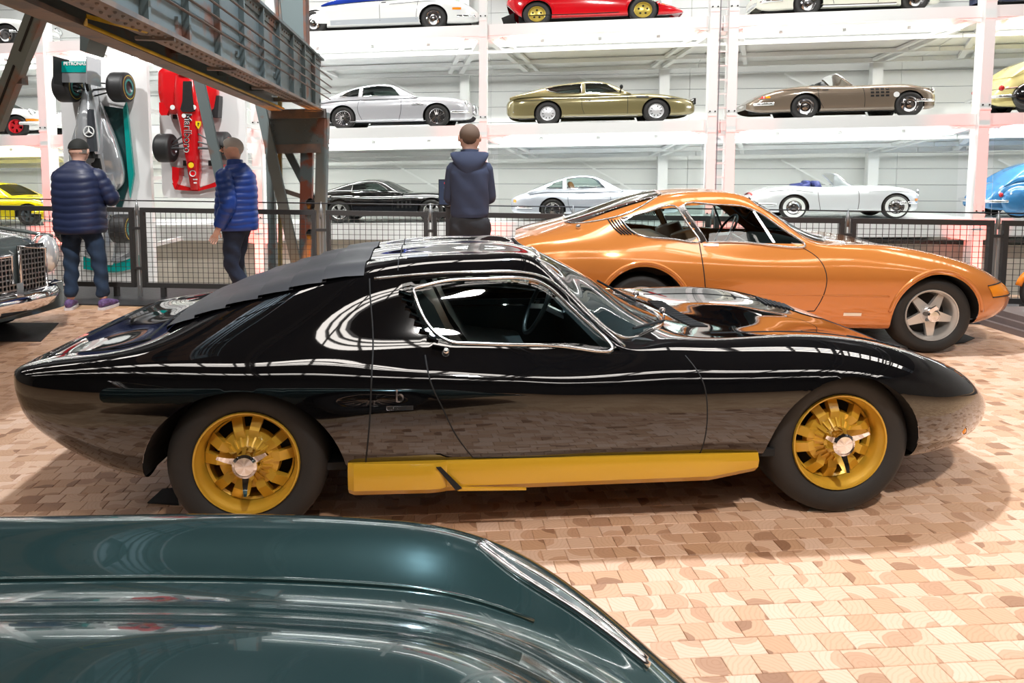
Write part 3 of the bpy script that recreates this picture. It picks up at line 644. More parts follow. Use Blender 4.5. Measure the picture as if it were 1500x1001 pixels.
for r, z0 in enumerate(ROWS):
    bh = .29 if r < 2 else .46
    for k in range(6):
        a0, a1 = BAYS[k], BAYS[k+1]; L = a1-a0-.02; am = (a0+a1)/2
        t = thing('shelf_deck', 'white steel shelf deck carrying '+decknames[r][k], 'shelf', sp(am, 0, z0), group='car shelf decks', rot=SROT)
        MB().box((0, .04, -bh/2), (L, .08, bh)).build('front_beam', SHW, t)
        MB().box((0, 1.5, -.05), (L, 2.85, .05)).build('deck_plate', SHW, t)
        b = MB(); b.prism([(-L/2, .09, -bh+.02), (L/2, .09, -bh+.02), (L/2, 3.1, -bh-.46), (-L/2, 3.1, -bh-.46)], (0, 0, 0), (0, 0, .03)); b.build('underside_panel', SHG, t)
        for d, dz in ((1.1, -.23), (2.2, -.40), (3.1, -.53)): MB().box((0, d, -bh+dz), (L, .10, .12)).build('purlin', SHP, t)
        if r < 2:
            MB().cyl((-L/2+.35, .55, -bh-.16), (L/2-.35, .55, -bh-.16), .035, 8).build('light_tube', TUBE, t)
            for x in (-L*.25, 0, L*.25): MB().box((x, .55, -bh-.08), (.10, .06, .12)).build('tube_hanger', SHW, t)
        for s in (-1, 1):
            b = MB(); b.bar((s*(L/2-.05), .15, -bh-.02), (s*(L/2-1.0), 3.0, -bh-.52), .16, .10); b.build('brace', SHP, t)
            b = MB(); b.bar((s*(L/2-.45), .12, -bh-.02), (s*(L/2-1.35), 3.0, -bh-.52), .12, .08); b.build('brace', SHP, t)
            MB().prism([(s*(L/2-.02), 0, -bh), (s*(L/2-.75), 0, -bh), (s*(L/2-.02), 0, -bh-.12)], (0, .02, 0), (0, .10, 0)).build('gusset', SHW, t)
        if r < 2:
            e = {(0, 2): 1.1}.get((r, k), 1)
            lamp('shelf_tube_light'+('' if 0 < k < 5 else '_offscreen'), 'AREA', sp(am, .55, z0-bh-.20), 85*e, (1, .99, .96), size=L-.8, sy=.07, rot=(.25, -TILT, SYAW))
for k in range(6):   # lights under the row above the frame
    lamp('shelf_tube_light_offscreen', 'AREA', sp((BAYS[k]+BAYS[k+1])/2, .55, ROWS[0]+2.16), 85, (1, .99, .96), size=5.5, sy=.07, rot=(.2, -TILT, SYAW))
for x in (-11, -4, 3, 10):   # ceiling spotlights, one per bay, that light the shelf front
    lamp('shelf_spotlight_offscreen', 'AREA', (x, 11.0-.1*x, 8.8), 420, (1, .99, .97), aim=(x*1.15, 19-.1*x, 2.2), size=.5, sy=.3)
plist = [(-12.57, .25, .40, 'beside the mounted silver race car'), (-6.2, .25, .3, 'behind the riveted steel column'), (.15, .21, .3, 'above the man in the hooded top'), (6.12, .22, .3, 'with ladder rungs, beside the olive fastback'), (6.60, .24, .3, 'with ladder rungs, beside the brown roadster'), (12.72, .26, .35, 'beside the yellow vintage car')]
for a, w, dp, lab in plist:
    p = thing('shelf_pillar', 'tall white shelf pillar with red-lit joints '+lab, 'pillar', sp(a, 0, -3.4, False), SYAW, 'shelf pillars')
    MB().box((0, dp/2-.12, 6.2), (w, dp, 12.4)).build('post', SHW, p)
    for z0 in ROWS:
        zz = 3.4+z0+TILT*a
        MB().box((0, -.13, zz+.10), (w+.01, .02, .05)).build('joint_plate', SHW, p)
        MB().box((0, -.13, zz-.32), (w+.01, .02, .05)).build('joint_plate', SHW, p)
        for sx in (-1, 1):
            q = MB(); q.cyl((sx*w*.3, -.14, zz+.2), (sx*w*.3, -.155, zz+.2), .02, 8); q.build('bolt', DARK, p)
    if 6 < a < 6.3:
        for i in range(34): MB().box((.24, 0, .4+i*.36), (.30, .03, .03)).build('rung', SHW, p)
        MB().box((.14, -.12, 6.2), (.02, .03, 12.4)).build('cable', mat('grey_cable', (.2, .2, .22), .5), p)
for a in (-12.57, -6.2, .15, 6.36, 12.72):   # red uplights at the pillar feet down in the pit
    lamp('pillar_foot_uplight', 'SPOT', sp(a, -1.1, -3.2, False), 2800, (1, .10, .07), aim=sp(a, 0, 1.2, False), spot=.55, blend=.8, radius=.08)
for k, a in enumerate((-9.4, -3.0, 3.25, 9.5, 15.8)):   # rear posts and cross braces between wall and deck
    p = thing('rear_post', 'slim white rear post of the shelf against the siding, bay %s' % ['of the mounting boards', 'of the wire-wheeled silver coupe', 'of the olive fastback', 'of the brown roadster', 'of the yellow vintage car'][k], 'post', sp(a+2.2, 3.6, -3.4, False), SYAW, 'shelf rear posts')
    MB().box((0, 0, 6.2), (.30, .25, 12.4)).build('post', SHW, p)
    for z0 in ROWS:
        q = MB(); q.bar((.0, .1, 3.4+z0+.3), (-2.6, .2, 3.4+z0+1.75), .03, .05); q.build('tie_rod', SHW, p)
for k in (0, 2, 3, 4, 5):
    a0, a1 = BAYS[k]+.42, BAYS[k+1]-.42
    g = MB(); g.prism([(a0-(a0+a1)/2, 0, .02), (a1-(a0+a1)/2, 0, .02), (a1-(a0+a1)/2, 0, 2.15), (a0-(a0+a1)/2, 0, 2.15)], (0, 0, 0), (0, .012, 0))
    g = g.build('glass_pane', PANE, None); g.location = sp((a0+a1)/2, .1, ROWS[2]); g.rotation_euler = SROT
    setp(g, 'clear glass pane before '+decknames[2][k], 'glass pane', 'glass panes of the lowest shelf row')

# ---------------------------------------------------------------- cars on the shelf
def paint(name, col, rough=.12, metal=0.0): return mat('paint_'+name, col, rough, metal, coat=1)
def bodyrows(top, bot, W, tail, nose, tuck=.5):
    xs = np.linspace(tail, nose, 15); tx = [p[0] for p in top]; tz = [p[1] for p in top]
    st = spline(tx, np.array(tz)[:, None], xs)[:, 0] if len(tx) > 3 else np.interp(xs, tx, tz)
    rows = []
    for i, (x, zt) in enumerate(zip(xs, st)):
        u = (x-tail)/(nose-tail)*2-1; w = W/2*(1-.16*abs(u)**4-.10*max(0, abs(u)-.85)/.15)
        zb = np.interp(x, [p[0] for p in bot], [p[1] for p in bot]); h = zt-zb
        if i in (0, 14): zb += h*.07; zt -= h*.04; h = zt-zb; w *= .93
        rows.append((x, [(w*.80, zb), (w*.95, zb+.02*h), (w*.995, zb+.25*h), (w, zb+.55*h), (w*.965, zb+.80*h), (w*.84, zb+.95*h), (w*.5, zb+.995*h), (0, zt+.012)]))
    x, s_ = rows[0]; zc = s_[3][1]
    rows.insert(0, (tail-.03, [(y*.86, zc+(z-zc)*.75) for y, z in s_])); x, s_ = rows[-1]; zc = s_[3][1]
    rows.append((nose+.03, [(y*.86, zc+(z-zc)*.75) for y, z in s_]))
    return rows
def capends(net, m, parent, nm='end_panel'):
    for k in (0, -1):
        V = list(net.G[k]); mesh(nm, V, [tuple(range(len(V)))], m, parent, False)
def bgcar(name, label, px, row, d, WB, pm, top, tail, nose, W=1.65, bot=None, roof=None, wins=(), ws=None, rear=None, wr=.30, rr=.19, style='cap', rim=CHROME, white=0, roofm=None, extras=None, spin=.3, frame=CHROME, glass=SMOKE, pose=None, nu=90, nv=56, ztop=.0):
    if pose: loc, rot, sx = pose
    else:
        ar, af = shelf_a(px[0], d), shelf_a(px[1], d); sx = (af-ar)/WB; zz = ROWS[row]
        loc = sp(ar, d+W/2, zz-.025); rot = SROT
    t = thing(name, label, 'car', loc, group=None if pose else 'cars parked on the shelf', rot=rot); t.scale = (sx, 1, 1)
    bot = bot or [(tail, .27), (tail+.3, .2), (nose-.35, .19), (nose, .24)]
    net = Net(bodyrows(top, bot, W, tail, nose), nu, nv)
    R = wr+.035
    cond = lambda x, y, z: abs(y) > W*.28
    res = net.split([('a', None, 'xz', ellipse(0, wr, R, R, 40), cond), ('b', None, 'xz', ellipse(WB, wr, R, R, 40), cond)], t, ('body', pm)); capends(net, pm, res[0])
    for cx in (0, WB):
        for s in (-1, 1): archliner(t, cx, wr, R, R, s*(W/2-.03), s*(W/2-.32), 16, net)
    b = MB(); b.box(((tail+nose)/2, 0, .3), (nose-tail-.5, W*.5, .12)); b.build('floor_pan', DARK, t)
    for cx in (0, WB):
        for s in (-1, 1): wheel(t, cx, s*(W/2-.045), wr, s, wr, rr, .17, style, rim, spin, white=white)
    if roof:
        xs = np.linspace(roof[0][0], roof[-1][0], 15); zr = spline([p[0] for p in roof], np.array([p[1] for p in roof])[:, None], xs)[:, 0]; rows = []
        for x, z in zip(xs, zr):
            zb = np.interp(x, [p[0] for p in top], [p[1] for p in top])-.04; h = max(z-zb, .03); w0 = W/2*.90; w1 = W/2*(.90-.20*min(1, h/.38))
            rows.append((x, [(w0, zb), (w0*.99, zb+.15*h), (w1*1.03, zb+.72*h), (w1*.97, zb+.88*h), (w1*.75, zb+.97*h), (w1*.4, zb+h*1.0), (0, zb+h+.01)]))
        rn = Net(rows, nu-20, nv-8); W1 = W/2*.62; reg = []
        if ws: reg.append(('windscreen', glass, 'xy', [(ws[0], W1*.95), (ws[1], W1*1.1), (ws[1], -W1*1.1), (ws[0], -W1*.95)], lambda x, y, z: z > .6))
        if rear: reg.append(('rear_window', glass, 'xy', [(rear[1], W1*.95), (rear[0], W1*.9), (rear[0], -W1*.9), (rear[1], -W1*.95)], lambda x, y, z: z > .6))
        for wp in wins:
            for sg in (-1, 1): reg.append(('side_window', glass, 'xz', wp, (lambda x, y, z, sg=sg: y*sg > W*.27)))
        rn.split(reg, t, ('roof', roofm or pm))
        if frame:
            for wp in wins:
                for s in (-1, 1):
                    b = MB(); P = []
                    for i in range(len(wp)):
                        p, q = np.array(wp[i]), np.array(wp[(i+1) % len(wp)])
                        for f in (0, .5): c = p*(1-f)+q*f; P.append((c[0], rn.y(c[0], c[1], s)+s*.006, c[1]))
                    b.tube(P, .011, 6, closed=True); b.build('window_trim', frame, t)
        t['rn'] = 0; net.rn = rn
    if extras: extras(t, net)
    if 'rn' in t: del t['rn']
    return t, net
def bumper(t, x, z, W, back, r=.035, m=CHROME, curve=.14):
    s = -1 if back else 1
    b = MB(); b.tube([(x-s*curve*(abs(k)/3)**2.2 - (s*.28 if abs(k) == 4 else 0), k/3.2*W/2*.98 if abs(k) < 4 else math.copysign(W/2*1.02, k), z) for k in range(-4, 5)], r, 8); b.build('bumper', m, t, True)
def lampdisc(t, x, y, z, r, m=LAMPG, ax=(1, -.3, .1), nm='headlamp'):
    b = MB(); b.lathe([(0, r*.35), (r*.6, r*.25), (r, 0)], (x, y, z), ax, 16); o = b.build(nm, m, t, True)
    b = MB(); b.lathe([(r, r*.06), (r*1.14, 0), (r*1.1, -r*.2)], (x, y, z), ax, 16); b.build('lamp_ring', CHROME, o, True); return o
def sidebox(t, net, x, z, dx, dz, m, nm, off=.006, s=(-1, 1)):
    for k in s:
        V = [(a, net.y(a, c, k)+k*off, c) for c in (z-dz/2, z+dz/2) for a in np.linspace(x-dx/2, x+dx/2, 6)]
        mesh(nm, V, [(i, i+1, i+7, i+6) for i in range(5)] if k < 0 else [(i+6, i+7, i+1, i) for i in range(5)], m, t)
def seamline(t, net, pts, r=.006, m=DARK, nm='panel_gap', s=(-1, 1), off=0):
    for k in s:
        b = MB(); b.tube(net.seam(pts, side=k, n=24, off=off), r, 5); b.build(nm, m, t)
def windframe(t, x0, x1, z0, z1, W):
    b = MB(); b.tube([(x0, -W/2*.74, z0), (x1, -W/2*.62, z1-.02), (x1-.02, -W/2*.3, z1), (x1-.02, W/2*.3, z1), (x1, W/2*.62, z1-.02), (x0, W/2*.74, z0)], .022, 8); f = b.build('windscreen_frame', CHROME, t, True)
    mesh('windscreen', [(x0, -W/2*.74, z0), (x0+.08, 0, z0), (x0, W/2*.74, z0), (x1, W/2*.62, z1-.02), (x1-.02, 0, z1), (x1, -W/2*.62, z1-.02)], [(0, 1, 4, 5), (1, 2, 3, 4)], GLASS, f)
def seats(t, x, z, m, y=.34):
    for s in (-1, 1):
        b = MB(); b.tube([(x, s*y-.2, z), (x-.06, s*y-.17, z+.16), (x-.06, s*y+.17, z+.16), (x, s*y+.2, z)], .07, 8); b.build('seat', m, t, True)
WW = .02
silv = paint('silver', (.62, .63, .66), .18, .35)
def ex(t, n):
    bumper(t, 3.40, .42, 1.6, False); bumper(t, -1.0, .42, 1.6, True); lampdisc(t, 3.26, -.62, .66, .085); lampdisc(t, 3.26, .62, .66, .085)
    g = MB(); g.tube([(3.42, -.40, .40), (3.42, -.36, .60), (3.40, 0, .68), (3.42, .36, .60), (3.42, .40, .40)], .03, 8); g.build('grille_frame', CHROME, t, True)
    g = MB()
    for y in np.linspace(-.35, .35, 15): g.box((3.40, y, .5), (.03, .012, .24))
    g.build('grille', STEEL, t); sidebox(t, n, 2.0, .66, .30, .06, DARK, 'side_vent'); sidebox(t, n, 2.0, .66, .30, .014, CHROME, 'vent_trim', .012)
    seamline(t, n, [(.45, .83), (.42, .5), (.52, .26)]); seamline(t, n, [(1.55, .85), (1.56, .5), (1.5, .24)]); sidebox(t, n, .55, .77, .12, .02, CHROME, 'door_handle', .015)
    seamline(t, n, [(.2, .22), (1.2, .21), (2.2, .21)], .012, CHROME, 'sill_trim', off=.004)
bgcar('display_car', 'silver grand touring coupe with wire wheels on the shelf', (503, 640), 1, .30, 2.49, silv,
      [(-1.0, .66), (-.8, .76), (-.3, .84), (.4, .86), (1.2, .86), (1.9, .88), (2.6, .86), (3.0, .81), (3.35, .68)], -1.0, 3.36, 1.66, roof=[(-.75, .76), (-.2, 1.02), (.4, 1.22), (.9, 1.28), (1.3, 1.24), (1.62, 1.07), (1.98, .87)],
      wins=[[(-.12, .92), (.02, 1.02), (.22, 1.11), (.42, 1.16), (.42, .92)], [(.52, .92), (.52, 1.17), (.9, 1.21), (1.25, 1.18), (1.34, 1.13), (1.52, .92)]], ws=(1.36, 1.92), rear=(-.6, -.1), wr=.325, rr=.215, style='wire', rim=CHROME, extras=ex)
def ex(t, n):
    bumper(t, 3.62, .40, 1.6, False); bumper(t, -1.0, .38, 1.6, True, .03, STEEL)
    for y in (-.62, -.42, .42, .62): lampdisc(t, 3.60, y, .56, .07)
    MB().box((3.60, 0, .56), (.05, 1.4, .16)).build('grille', DARK, t)
    sidebox(t, n, 2.32, .70, .30, .05, DARK, 'side_vent'); sidebox(t, n, 3.10, .64, .40, .045, DARK, 'side_vent')
    seamline(t, n, [(-.98, .66), (.3, .69), (1.6, .69), (3.4, .62)], .008); seamline(t, n, [(.85, .77), (.84, .5), (.90, .28)]); seamline(t, n, [(1.95, .77), (1.96, .5), (1.95, .25)])
    sidebox(t, n, 1.0, .64, .13, .025, CHROME, 'door_handle', .012); seamline(t, n, [(.4, .22), (1.3, .21), (2.2, .21)], .01, STEEL, 'sill_trim', off=.004)
    q = MB(); q.tube([(1.78, -.78, .84), (1.80, -.90, .93)], .015, 6); q.sphere((1.80, -.93, .97), .06, 10, 8, (.7, 1, 1)); q.build('door_mirror', DARK, t, True)
bgcar('display_car', 'olive four-seat fastback coupe with pale disc wheels on the shelf', (802, 960), 1, .30, 2.65, paint('olive', (.25, .215, .10), .15, .35),
      [(-1.02, .70), (-.7, .80), (-.2, .82), (.5, .80), (1.3, .80), (2.1, .81), (2.7, .79), (3.2, .70), (3.6, .58)], -1.02, 3.60, 1.80, roof=[(-.95, .80), (-.4, .96), (.1, 1.09), (.7, 1.17), (1.3, 1.18), (1.62, 1.07), (2.05, .80)],
      wins=[[(-.06, 1.01), (.05, .92), (.25, .86), (.5, .85), (.84, .85), (.84, 1.11), (.4, 1.08)], [(.93, .85), (.93, 1.11), (1.30, 1.12), (1.46, 1.08), (1.74, .85)]], ws=(1.5, 2.0), rear=(-.8, -.15), wr=.315, rr=.19, style='slots', rim=mat('alloy_pale', (.72, .73, .74), .3, .5), extras=ex)
brown = paint('brown', (.22, .17, .125), .15, .3)
def ex(t, n):
    bumper(t, 3.10, .42, 1.65, False, .04); bumper(t, -1.28, .42, 1.65, True, .045); windframe(t, 1.16, .82, .86, 1.20, 1.7); seats(t, .55, .78, LEATHER)
    for s in (-1, 1): lampdisc(t, 3.02, s*.62, .66, .10)
    for i in range(4):
        for j in range(3): sidebox(t, n, 1.53+.115*i, .56+.085*j, .08, .05, DARK, 'side_vent')
    sidebox(t, n, -1.0, .60, .16, .06, RED, 'tail_lamp', .012); sidebox(t, n, -.87, .60, .10, .06, AMBER, 'indicator', .012)
    seamline(t, n, [(.28, .83), (.32, .5), (.42, .28)]); seamline(t, n, [(1.32, .83), (1.36, .5), (1.36, .28)]); sidebox(t, n, .45, .74, .14, .025, CHROME, 'door_handle', .012)
    seamline(t, n, [(1.85, .76), (2.4, .76), (2.9, .72)], .02, brown, 'fender_brow', off=.01); seamline(t, n, [(-.7, .75), (0, .79), (.35, .77)], .02, brown, 'fender_brow', off=.01)
    q = MB(); q.lathe([(0, .012), (.07, .006)], (2.08, n.y(2.08, .58)-.004, .58), (0, -1, 0), 16); q.build('race_disc', WHITE, t)
bgcar('display_car', 'brown open roadster with side grille and tall windscreen on the shelf', (1177, 1329), 1, .30, 2.40, brown,
      [(-1.28, .50), (-1.0, .66), (-.5, .82), (.1, .89), (.8, .87), (1.4, .87), (2.1, .88), (2.7, .82), (3.05, .70)], -1.28, 3.08, 1.76, wr=.325, rr=.21, style='cap', rim=CHROME, extras=ex)
wht = paint('white', (.78, .80, .83), .15, .1)
def ex(t, n):
    bumper(t, 3.02, .42, 1.6, False, .04); bumper(t, -.95, .42, 1.6, True, .04); windframe(t, 1.42, 1.10, .86, 1.20, 1.6); seats(t, .7, .80, mat('blue_leather', (.03, .04, .16), .5))
    for s in (-1, 1): lampdisc(t, 2.98, s*.60, .68, .09)
    sidebox(t, n, -.88, .66, .06, .12, RED, 'tail_lamp', .012); sidebox(t, n, 2.92, .50, .10, .06, AMBER, 'indicator', .014)
    q = MB(); q.tube([(.30, -.5, .87), (.5, -.3, .91), (.62, 0, .92), (.5, .3, .91), (.30, .5, .87)], .055, 8); q.build('folded_hood', MATS['blue_leather'], t, True)
    seamline(t, n, [(.55, .83), (.58, .5), (.62, .26)]); seamline(t, n, [(1.5, .84), (1.52, .5), (1.5, .26)])
    seamline(t, n, [(1.75, .74), (2.3, .75), (2.85, .69)], .02, wht, 'fender_brow', off=.01); seamline(t, n, [(-.6, .76), (-.1, .80), (.45, .74)], .02, wht, 'fender_brow', off=.01)
bgcar('display_car', 'white roadster with whitewall tyres and blue seats on the lowest shelf', (1166, 1317), 2, .35, 2.40, wht,
      [(-.95, .62), (-.7, .76), (-.2, .88), (.5, .87), (1.1, .86), (1.7, .88), (2.3, .86), (2.7, .80), (3.0, .70)], -.95, 3.0, 1.70, wr=.325, rr=.185, style='cap', rim=CHROME, white=1, extras=ex)
redp = paint('red', (.58, .006, .012), .1)
def ex(t, n):
    sidebox(t, n, .95, .74, .34, .11, DARK, 'side_intake'); sidebox(t, n, 2.95, .47, .12, .05, AMBER, 'indicator', .01); sidebox(t, n, -.55, .80, .10, .05, CHROME, 'badge_plate', .01)
    seamline(t, n, [(-.3, .30), (.5, .28), (1.9, .28)], .012); q = MB(); q.prism([(-.85, -.7, .30), (-.55, -.7, .42), (-.55, -.7, .30)], (0, 0, 0), (0, 1.4, 0)); q.build('rear_valance', DARK, t)
    for c, R in ((0, .37), (2.45, .37)): seamline(t, n, [(c+R*1.06*math.cos(a), .33+R*1.06*math.sin(a)) for a in np.linspace(.2, 2.9, 12)], .022, redp, 'arch_flare', off=.01)
bgcar('display_car', 'red wedge-shaped coupe with gold five-hole wheels on the top shelf', (785, 938), 0, .30, 2.45, redp,
      [(-.70, .82), (-.4, .92), (.2, .95), (.9, .93), (1.5, .84), (2.2, .72), (2.8, .56), (3.1, .46), (3.38, .34)], -.70, 3.38, 1.9, bot=[(-.7, .62), (-.35, .26), (0, .22), (3, .20), (3.38, .26)], roof=[(-.2, .90), (.4, 1.02), (1.0, 1.09), (1.4, 1.02), (1.75, .88), (2.1, .72)],
      wins=[[(.6, .98), (1.0, 1.04), (1.3, 1.0), (1.6, .87), (.7, .93)]], ws=(1.35, 2.05), wr=.325, rr=.205, style='holes', rim=mat('gold_alloy', (.55, .42, .08), .3, .4), extras=ex, frame=None)
cream = paint('cream', (.78, .77, .66), .15)
def ex(t, n):
    bumper(t, 3.30, .44, 1.7, False, .05); bumper(t, -1.15, .44, 1.7, True, .055); seamline(t, n, [(-.7, .56), (.9, .57), (3.0, .57)], .012, CHROME, 'side_trim', off=.006)
    seamline(t, n, [(.35, .24), (1.3, .23), (2.1, .23)], .03, CHROME, 'sill_trim', off=.006); sidebox(t, n, -1.08, .66, .08, .22, RED, 'tail_lamp', .012)
    for s in (-1, 1): lampdisc(t, 3.22, s*.64, .68, .12)
    windframe(t, 1.55, 1.25, .90, 1.28, 1.7); seats(t, .75, .85, LEATHER); seamline(t, n, [(.55, .88), (.56, .5), (.62, .28)]); seamline(t, n, [(1.65, .88), (1.68, .5), (1.66, .28)])
bgcar('display_car', 'cream open car with chrome bumpers and sill trim on the top shelf', (1175, 1330), 0, .30, 2.56, cream,
      [(-1.12, .70), (-.9, .82), (-.3, .90), (.5, .90), (1.3, .90), (2.0, .91), (2.6, .88), (3.0, .84), (3.25, .74)], -1.12, 3.25, 1.78, wr=.325, rr=.2, style='cap', rim=CHROME, extras=ex)
def ex(t, n):
    lampdisc(t, 3.98, -.62, .60, .13, GLASS if 0 else LAMPG, (1, -.5, .5)); lampdisc(t, 3.98, .62, .60, .13, LAMPG, (1, .5, .5)); sidebox(t, n, 3.72, .56, .22, .06, AMBER, 'indicator', .012)
    bumper(t, 4.26, .36, 1.6, False, .04); sidebox(t, n, 1.6, .30, 2.3, .13, mat('grey_rocker', (.42, .45, .48), .35), 'rocker_panel', .008); sidebox(t, n, 1.85, .80, .13, .025, CHROME, 'door_handle', .012)
    seamline(t, n, [(1.75, .84), (1.75, .5), (1.75, .3)]); seamline(t, n, [(2.75, .86), (2.70, .5), (2.68, .3)]); seamline(t, n, [(2.0, .74), (2.8, .78), (3.5, .80)], .008)
    V, Fc = n.patch([(-.42, .34), (-.42, .62)], [(.42, .28), (.42, .66)], (10, 6), .012); sk = mesh('wheel_skirt', V, Fc, MATS['paint_saloonwhite'], t)
    V, Fc = n.patch([(-.42, .34), (-.42, .62)], [(.42, .28), (.42, .66)], (10, 6), .012, 1); mesh('wheel_skirt', V, Fc, MATS['paint_saloonwhite'], t)
bgcar('display_car', 'long white saloon with blue roof and skirted rear wheel on the top shelf', (463, 636), 0, .30, 3.125, paint('saloonwhite', (.80, .81, .79), .15),
      [(-.55, .60), (-.3, .72), (.4, .84), (1.3, .90), (2.2, .93), (2.9, .94), (3.5, .86), (3.9, .74), (4.22, .54)], -.55, 4.22, 1.76, roof=[(.2, .82), (.8, 1.16), (1.5, 1.43), (2.1, 1.46), (2.4, 1.32), (2.85, .93)],
      wins=[[(.9, .98), (1.05, 1.2), (1.5, 1.36), (1.65, 1.37), (1.65, .98)], [(1.75, .98), (1.75, 1.37), (2.1, 1.38), (2.3, 1.3), (2.55, .98)]], ws=(2.4, 2.8), rear=(.3, .9), wr=.33, rr=.2, style='cap', rim=CHROME, roofm=paint('roofblue', (.01, .035, .28), .15), extras=ex)
blk2 = paint('shelfblack', (.006, .006, .007), .08)
def ex(t, n):
    bumper(t, 3.16, .44, 1.6, False, .03); bumper(t, -1.05, .46, 1.6, True, .03)
    for k in (-1, 1):
        q = MB(); q.tube([(.45, k*.86, .27), (1.9, k*.86, .27)], .06, 10); q.build('side_pipe', CHROME, t, True)
    for i in range(4): sidebox(t, n, 1.62+.11*i, .52, .05, .20, DARK, 'fender_louvre')
    q = MB(); q.lathe([(0, .02), (.07, .015), (.075, 0)], (-.25, n.y(-.25, .74)-.004, .74), (0, -1, 0), 14); q.build('fuel_cap', CHROME, t)
    seamline(t, n, [(.35, .82), (.36, .5), (.42, .3)]); seamline(t, n, [(1.45, .82), (1.46, .5), (1.45, .3)]); sidebox(t, n, .5, .76, .13, .025, CHROME, 'door_handle', .014)
bgcar('display_car', 'black split-window style coupe with chrome side pipes on the lowest shelf', (495, 631), 2, .35, 2.49, blk2,
      [(-1.05, .66), (-.7, .82), (0, .88), (.7, .83), (1.3, .82), (2.0, .84), (2.5, .84), (2.9, .74), (3.15, .58)], -1.05, 3.15, 1.76, roof=[(-.75, .84), (-.2, 1.0), (.3, 1.16), (.75, 1.23), (1.1, 1.19), (1.4, 1.03), (1.72, .84)],
      wins=[[(.35, .88), (.35, 1.08), (.75, 1.14), (1.03, 1.12), (1.26, .98), (1.36, .88)]], ws=(1.15, 1.68), rear=(-.6, .1), wr=.33, rr=.215, style='five', rim=mat('alloy_bright', (.8, .8, .8), .2, .8), extras=ex)
def ex(t, n):
    bumper(t, 3.36, .40, 1.6, False, .03); bumper(t, -1.08, .40, 1.6, True, .035); sidebox(t, n, -1.0, .58, .08, .08, AMBER, 'indicator', .012)
    seamline(t, n, [(.42, .80), (.42, .5), (.5, .28)]); seamline(t, n, [(1.5, .82), (1.52, .5), (1.48, .28)]); sidebox(t, n, .58, .72, .13, .025, CHROME, 'door_handle', .014); seats(t, .55, .86, mat('tan_leather', (.42, .17, .05), .5))
bgcar('display_car', 'pale silver two-door coupe with wire wheels on the lowest shelf', (810, 955), 2, .35, 2.55, paint('palesilver', (.60, .64, .72), .18, .3),
      [(-1.08, .66), (-.7, .80), (-.2, .86), (.5, .83), (1.2, .83), (1.9, .85), (2.5, .82), (3.0, .73), (3.3, .6)], -1.08, 3.3, 1.70, roof=[(-.65, .84), (-.15, 1.04), (.35, 1.21), (.8, 1.27), (1.1, 1.24), (1.45, 1.08), (1.85, .84)],
      wins=[[(-.2, .91), (.0, 1.04), (.28, 1.14), (.28, .91)], [(.38, .91), (.38, 1.17), (.8, 1.21), (1.08, 1.18), (1.2, 1.12), (1.4, .91)]], ws=(1.18, 1.8), rear=(-.5, .0), wr=.32, rr=.215, style='wire', rim=CHROME, extras=ex, glass=GLASS)
P911 = dict(top=[(-.95, .72), (-.6, .84), (0, .92), (.7, .90), (1.3, .88), (1.8, .88), (2.2, .87), (2.6, .76), (2.92, .56)], roof=[(-.75, .82), (-.2, 1.06), (.4, 1.28), (.8, 1.31), (1.1, 1.26), (1.4, 1.10), (1.72, .88)],
            wins=[[(-.1, .97), (.15, 1.13), (.38, 1.2), (.38, .97)], [(.48, .97), (.48, 1.22), (.8, 1.25), (1.05, 1.2), (1.36, .97)]], ws=(1.14, 1.68), rear=(-.6, 0))
def ex9(red):
    def f(t, n):
        for s in (-1, 1): lampdisc(t, 2.66, s*.62, .74, .11, LAMPG, (1, -.1, .5))
        sidebox(t, n, 2.70, .50, .28, .07, AMBER, 'indicator', .012)
        if red: sidebox(t, n, 1.05, .40, 1.2, .07, mat('red_stripe', (.8, .05, .02), .3), 'side_stripe', .006)
        seamline(t, n, [(1.45, .86), (1.5, .5), (1.45, .28)]); bumper(t, 2.96, .40, 1.6, False, .05, MATS['paint_white911'] if red else MATS['paint_yellow911'])
    return f
paint('white911', (.82, .83, .80), .15); paint('yellow911', (.82, .66, .0), .15)
bgcar('display_car', 'white rear-engined coupe with red wheel centres and red stripe on the shelf', (-93, 25), 1, .30, 2.27, MATS['paint_white911'], P911['top'], -.95, 2.92, 1.65, roof=P911['roof'], wins=P911['wins'], ws=P911['ws'], rear=P911['rear'], wr=.32, rr=.205, style='five', rim=mat('red_wheel', (.62, .02, .03), .3), extras=ex9(1), frame=DARK)
bgcar('display_car', 'bright yellow rear-engined coupe on the lowest shelf', (-80, 36), 2, .35, 2.27, MATS['paint_yellow911'], P911['top'], -.95, 2.92, 1.65, roof=P911['roof'], wins=P911['wins'], ws=P911['ws'], rear=P911['rear'], wr=.32, rr=.2, style='five', rim=mat('dark_alloy', (.1, .12, .14), .3, .5), extras=ex9(0), frame=DARK)
def ex(t, n):
    for s in (-1, 1): lampdisc(t, 2.98, s*.6, .66, .12, LAMPG, (1, -.2, .2))
    bumper(t, 3.10, .42, 1.6, False, .04); sidebox(t, n, 2.98, .50, .14, .06, AMBER, 'indicator', .012)
bgcar('display_car', 'small pale car with chrome wheel trims at the end of the top shelf', (-108, 17), 0, .30, 2.4, paint('pale', (.78, .79, .76), .2), [(-.9, .72), (-.5, .84), (.3, .90), (1, .88), (1.8, .88), (2.4, .85), (2.8, .76), (3.04, .62)], -.9, 3.04, 1.66,
      roof=[(-.5, .84), (.1, 1.14), (.6, 1.28), (1.1, 1.26), (1.4, 1.1), (1.8, .86)], wins=[[(.2, .95), (.35, 1.15), (.75, 1.2), (1.1, 1.18), (1.42, .95)]], ws=(1.15, 1.75), wr=.32, rr=.2, style='cap', rim=CHROME, extras=ex)
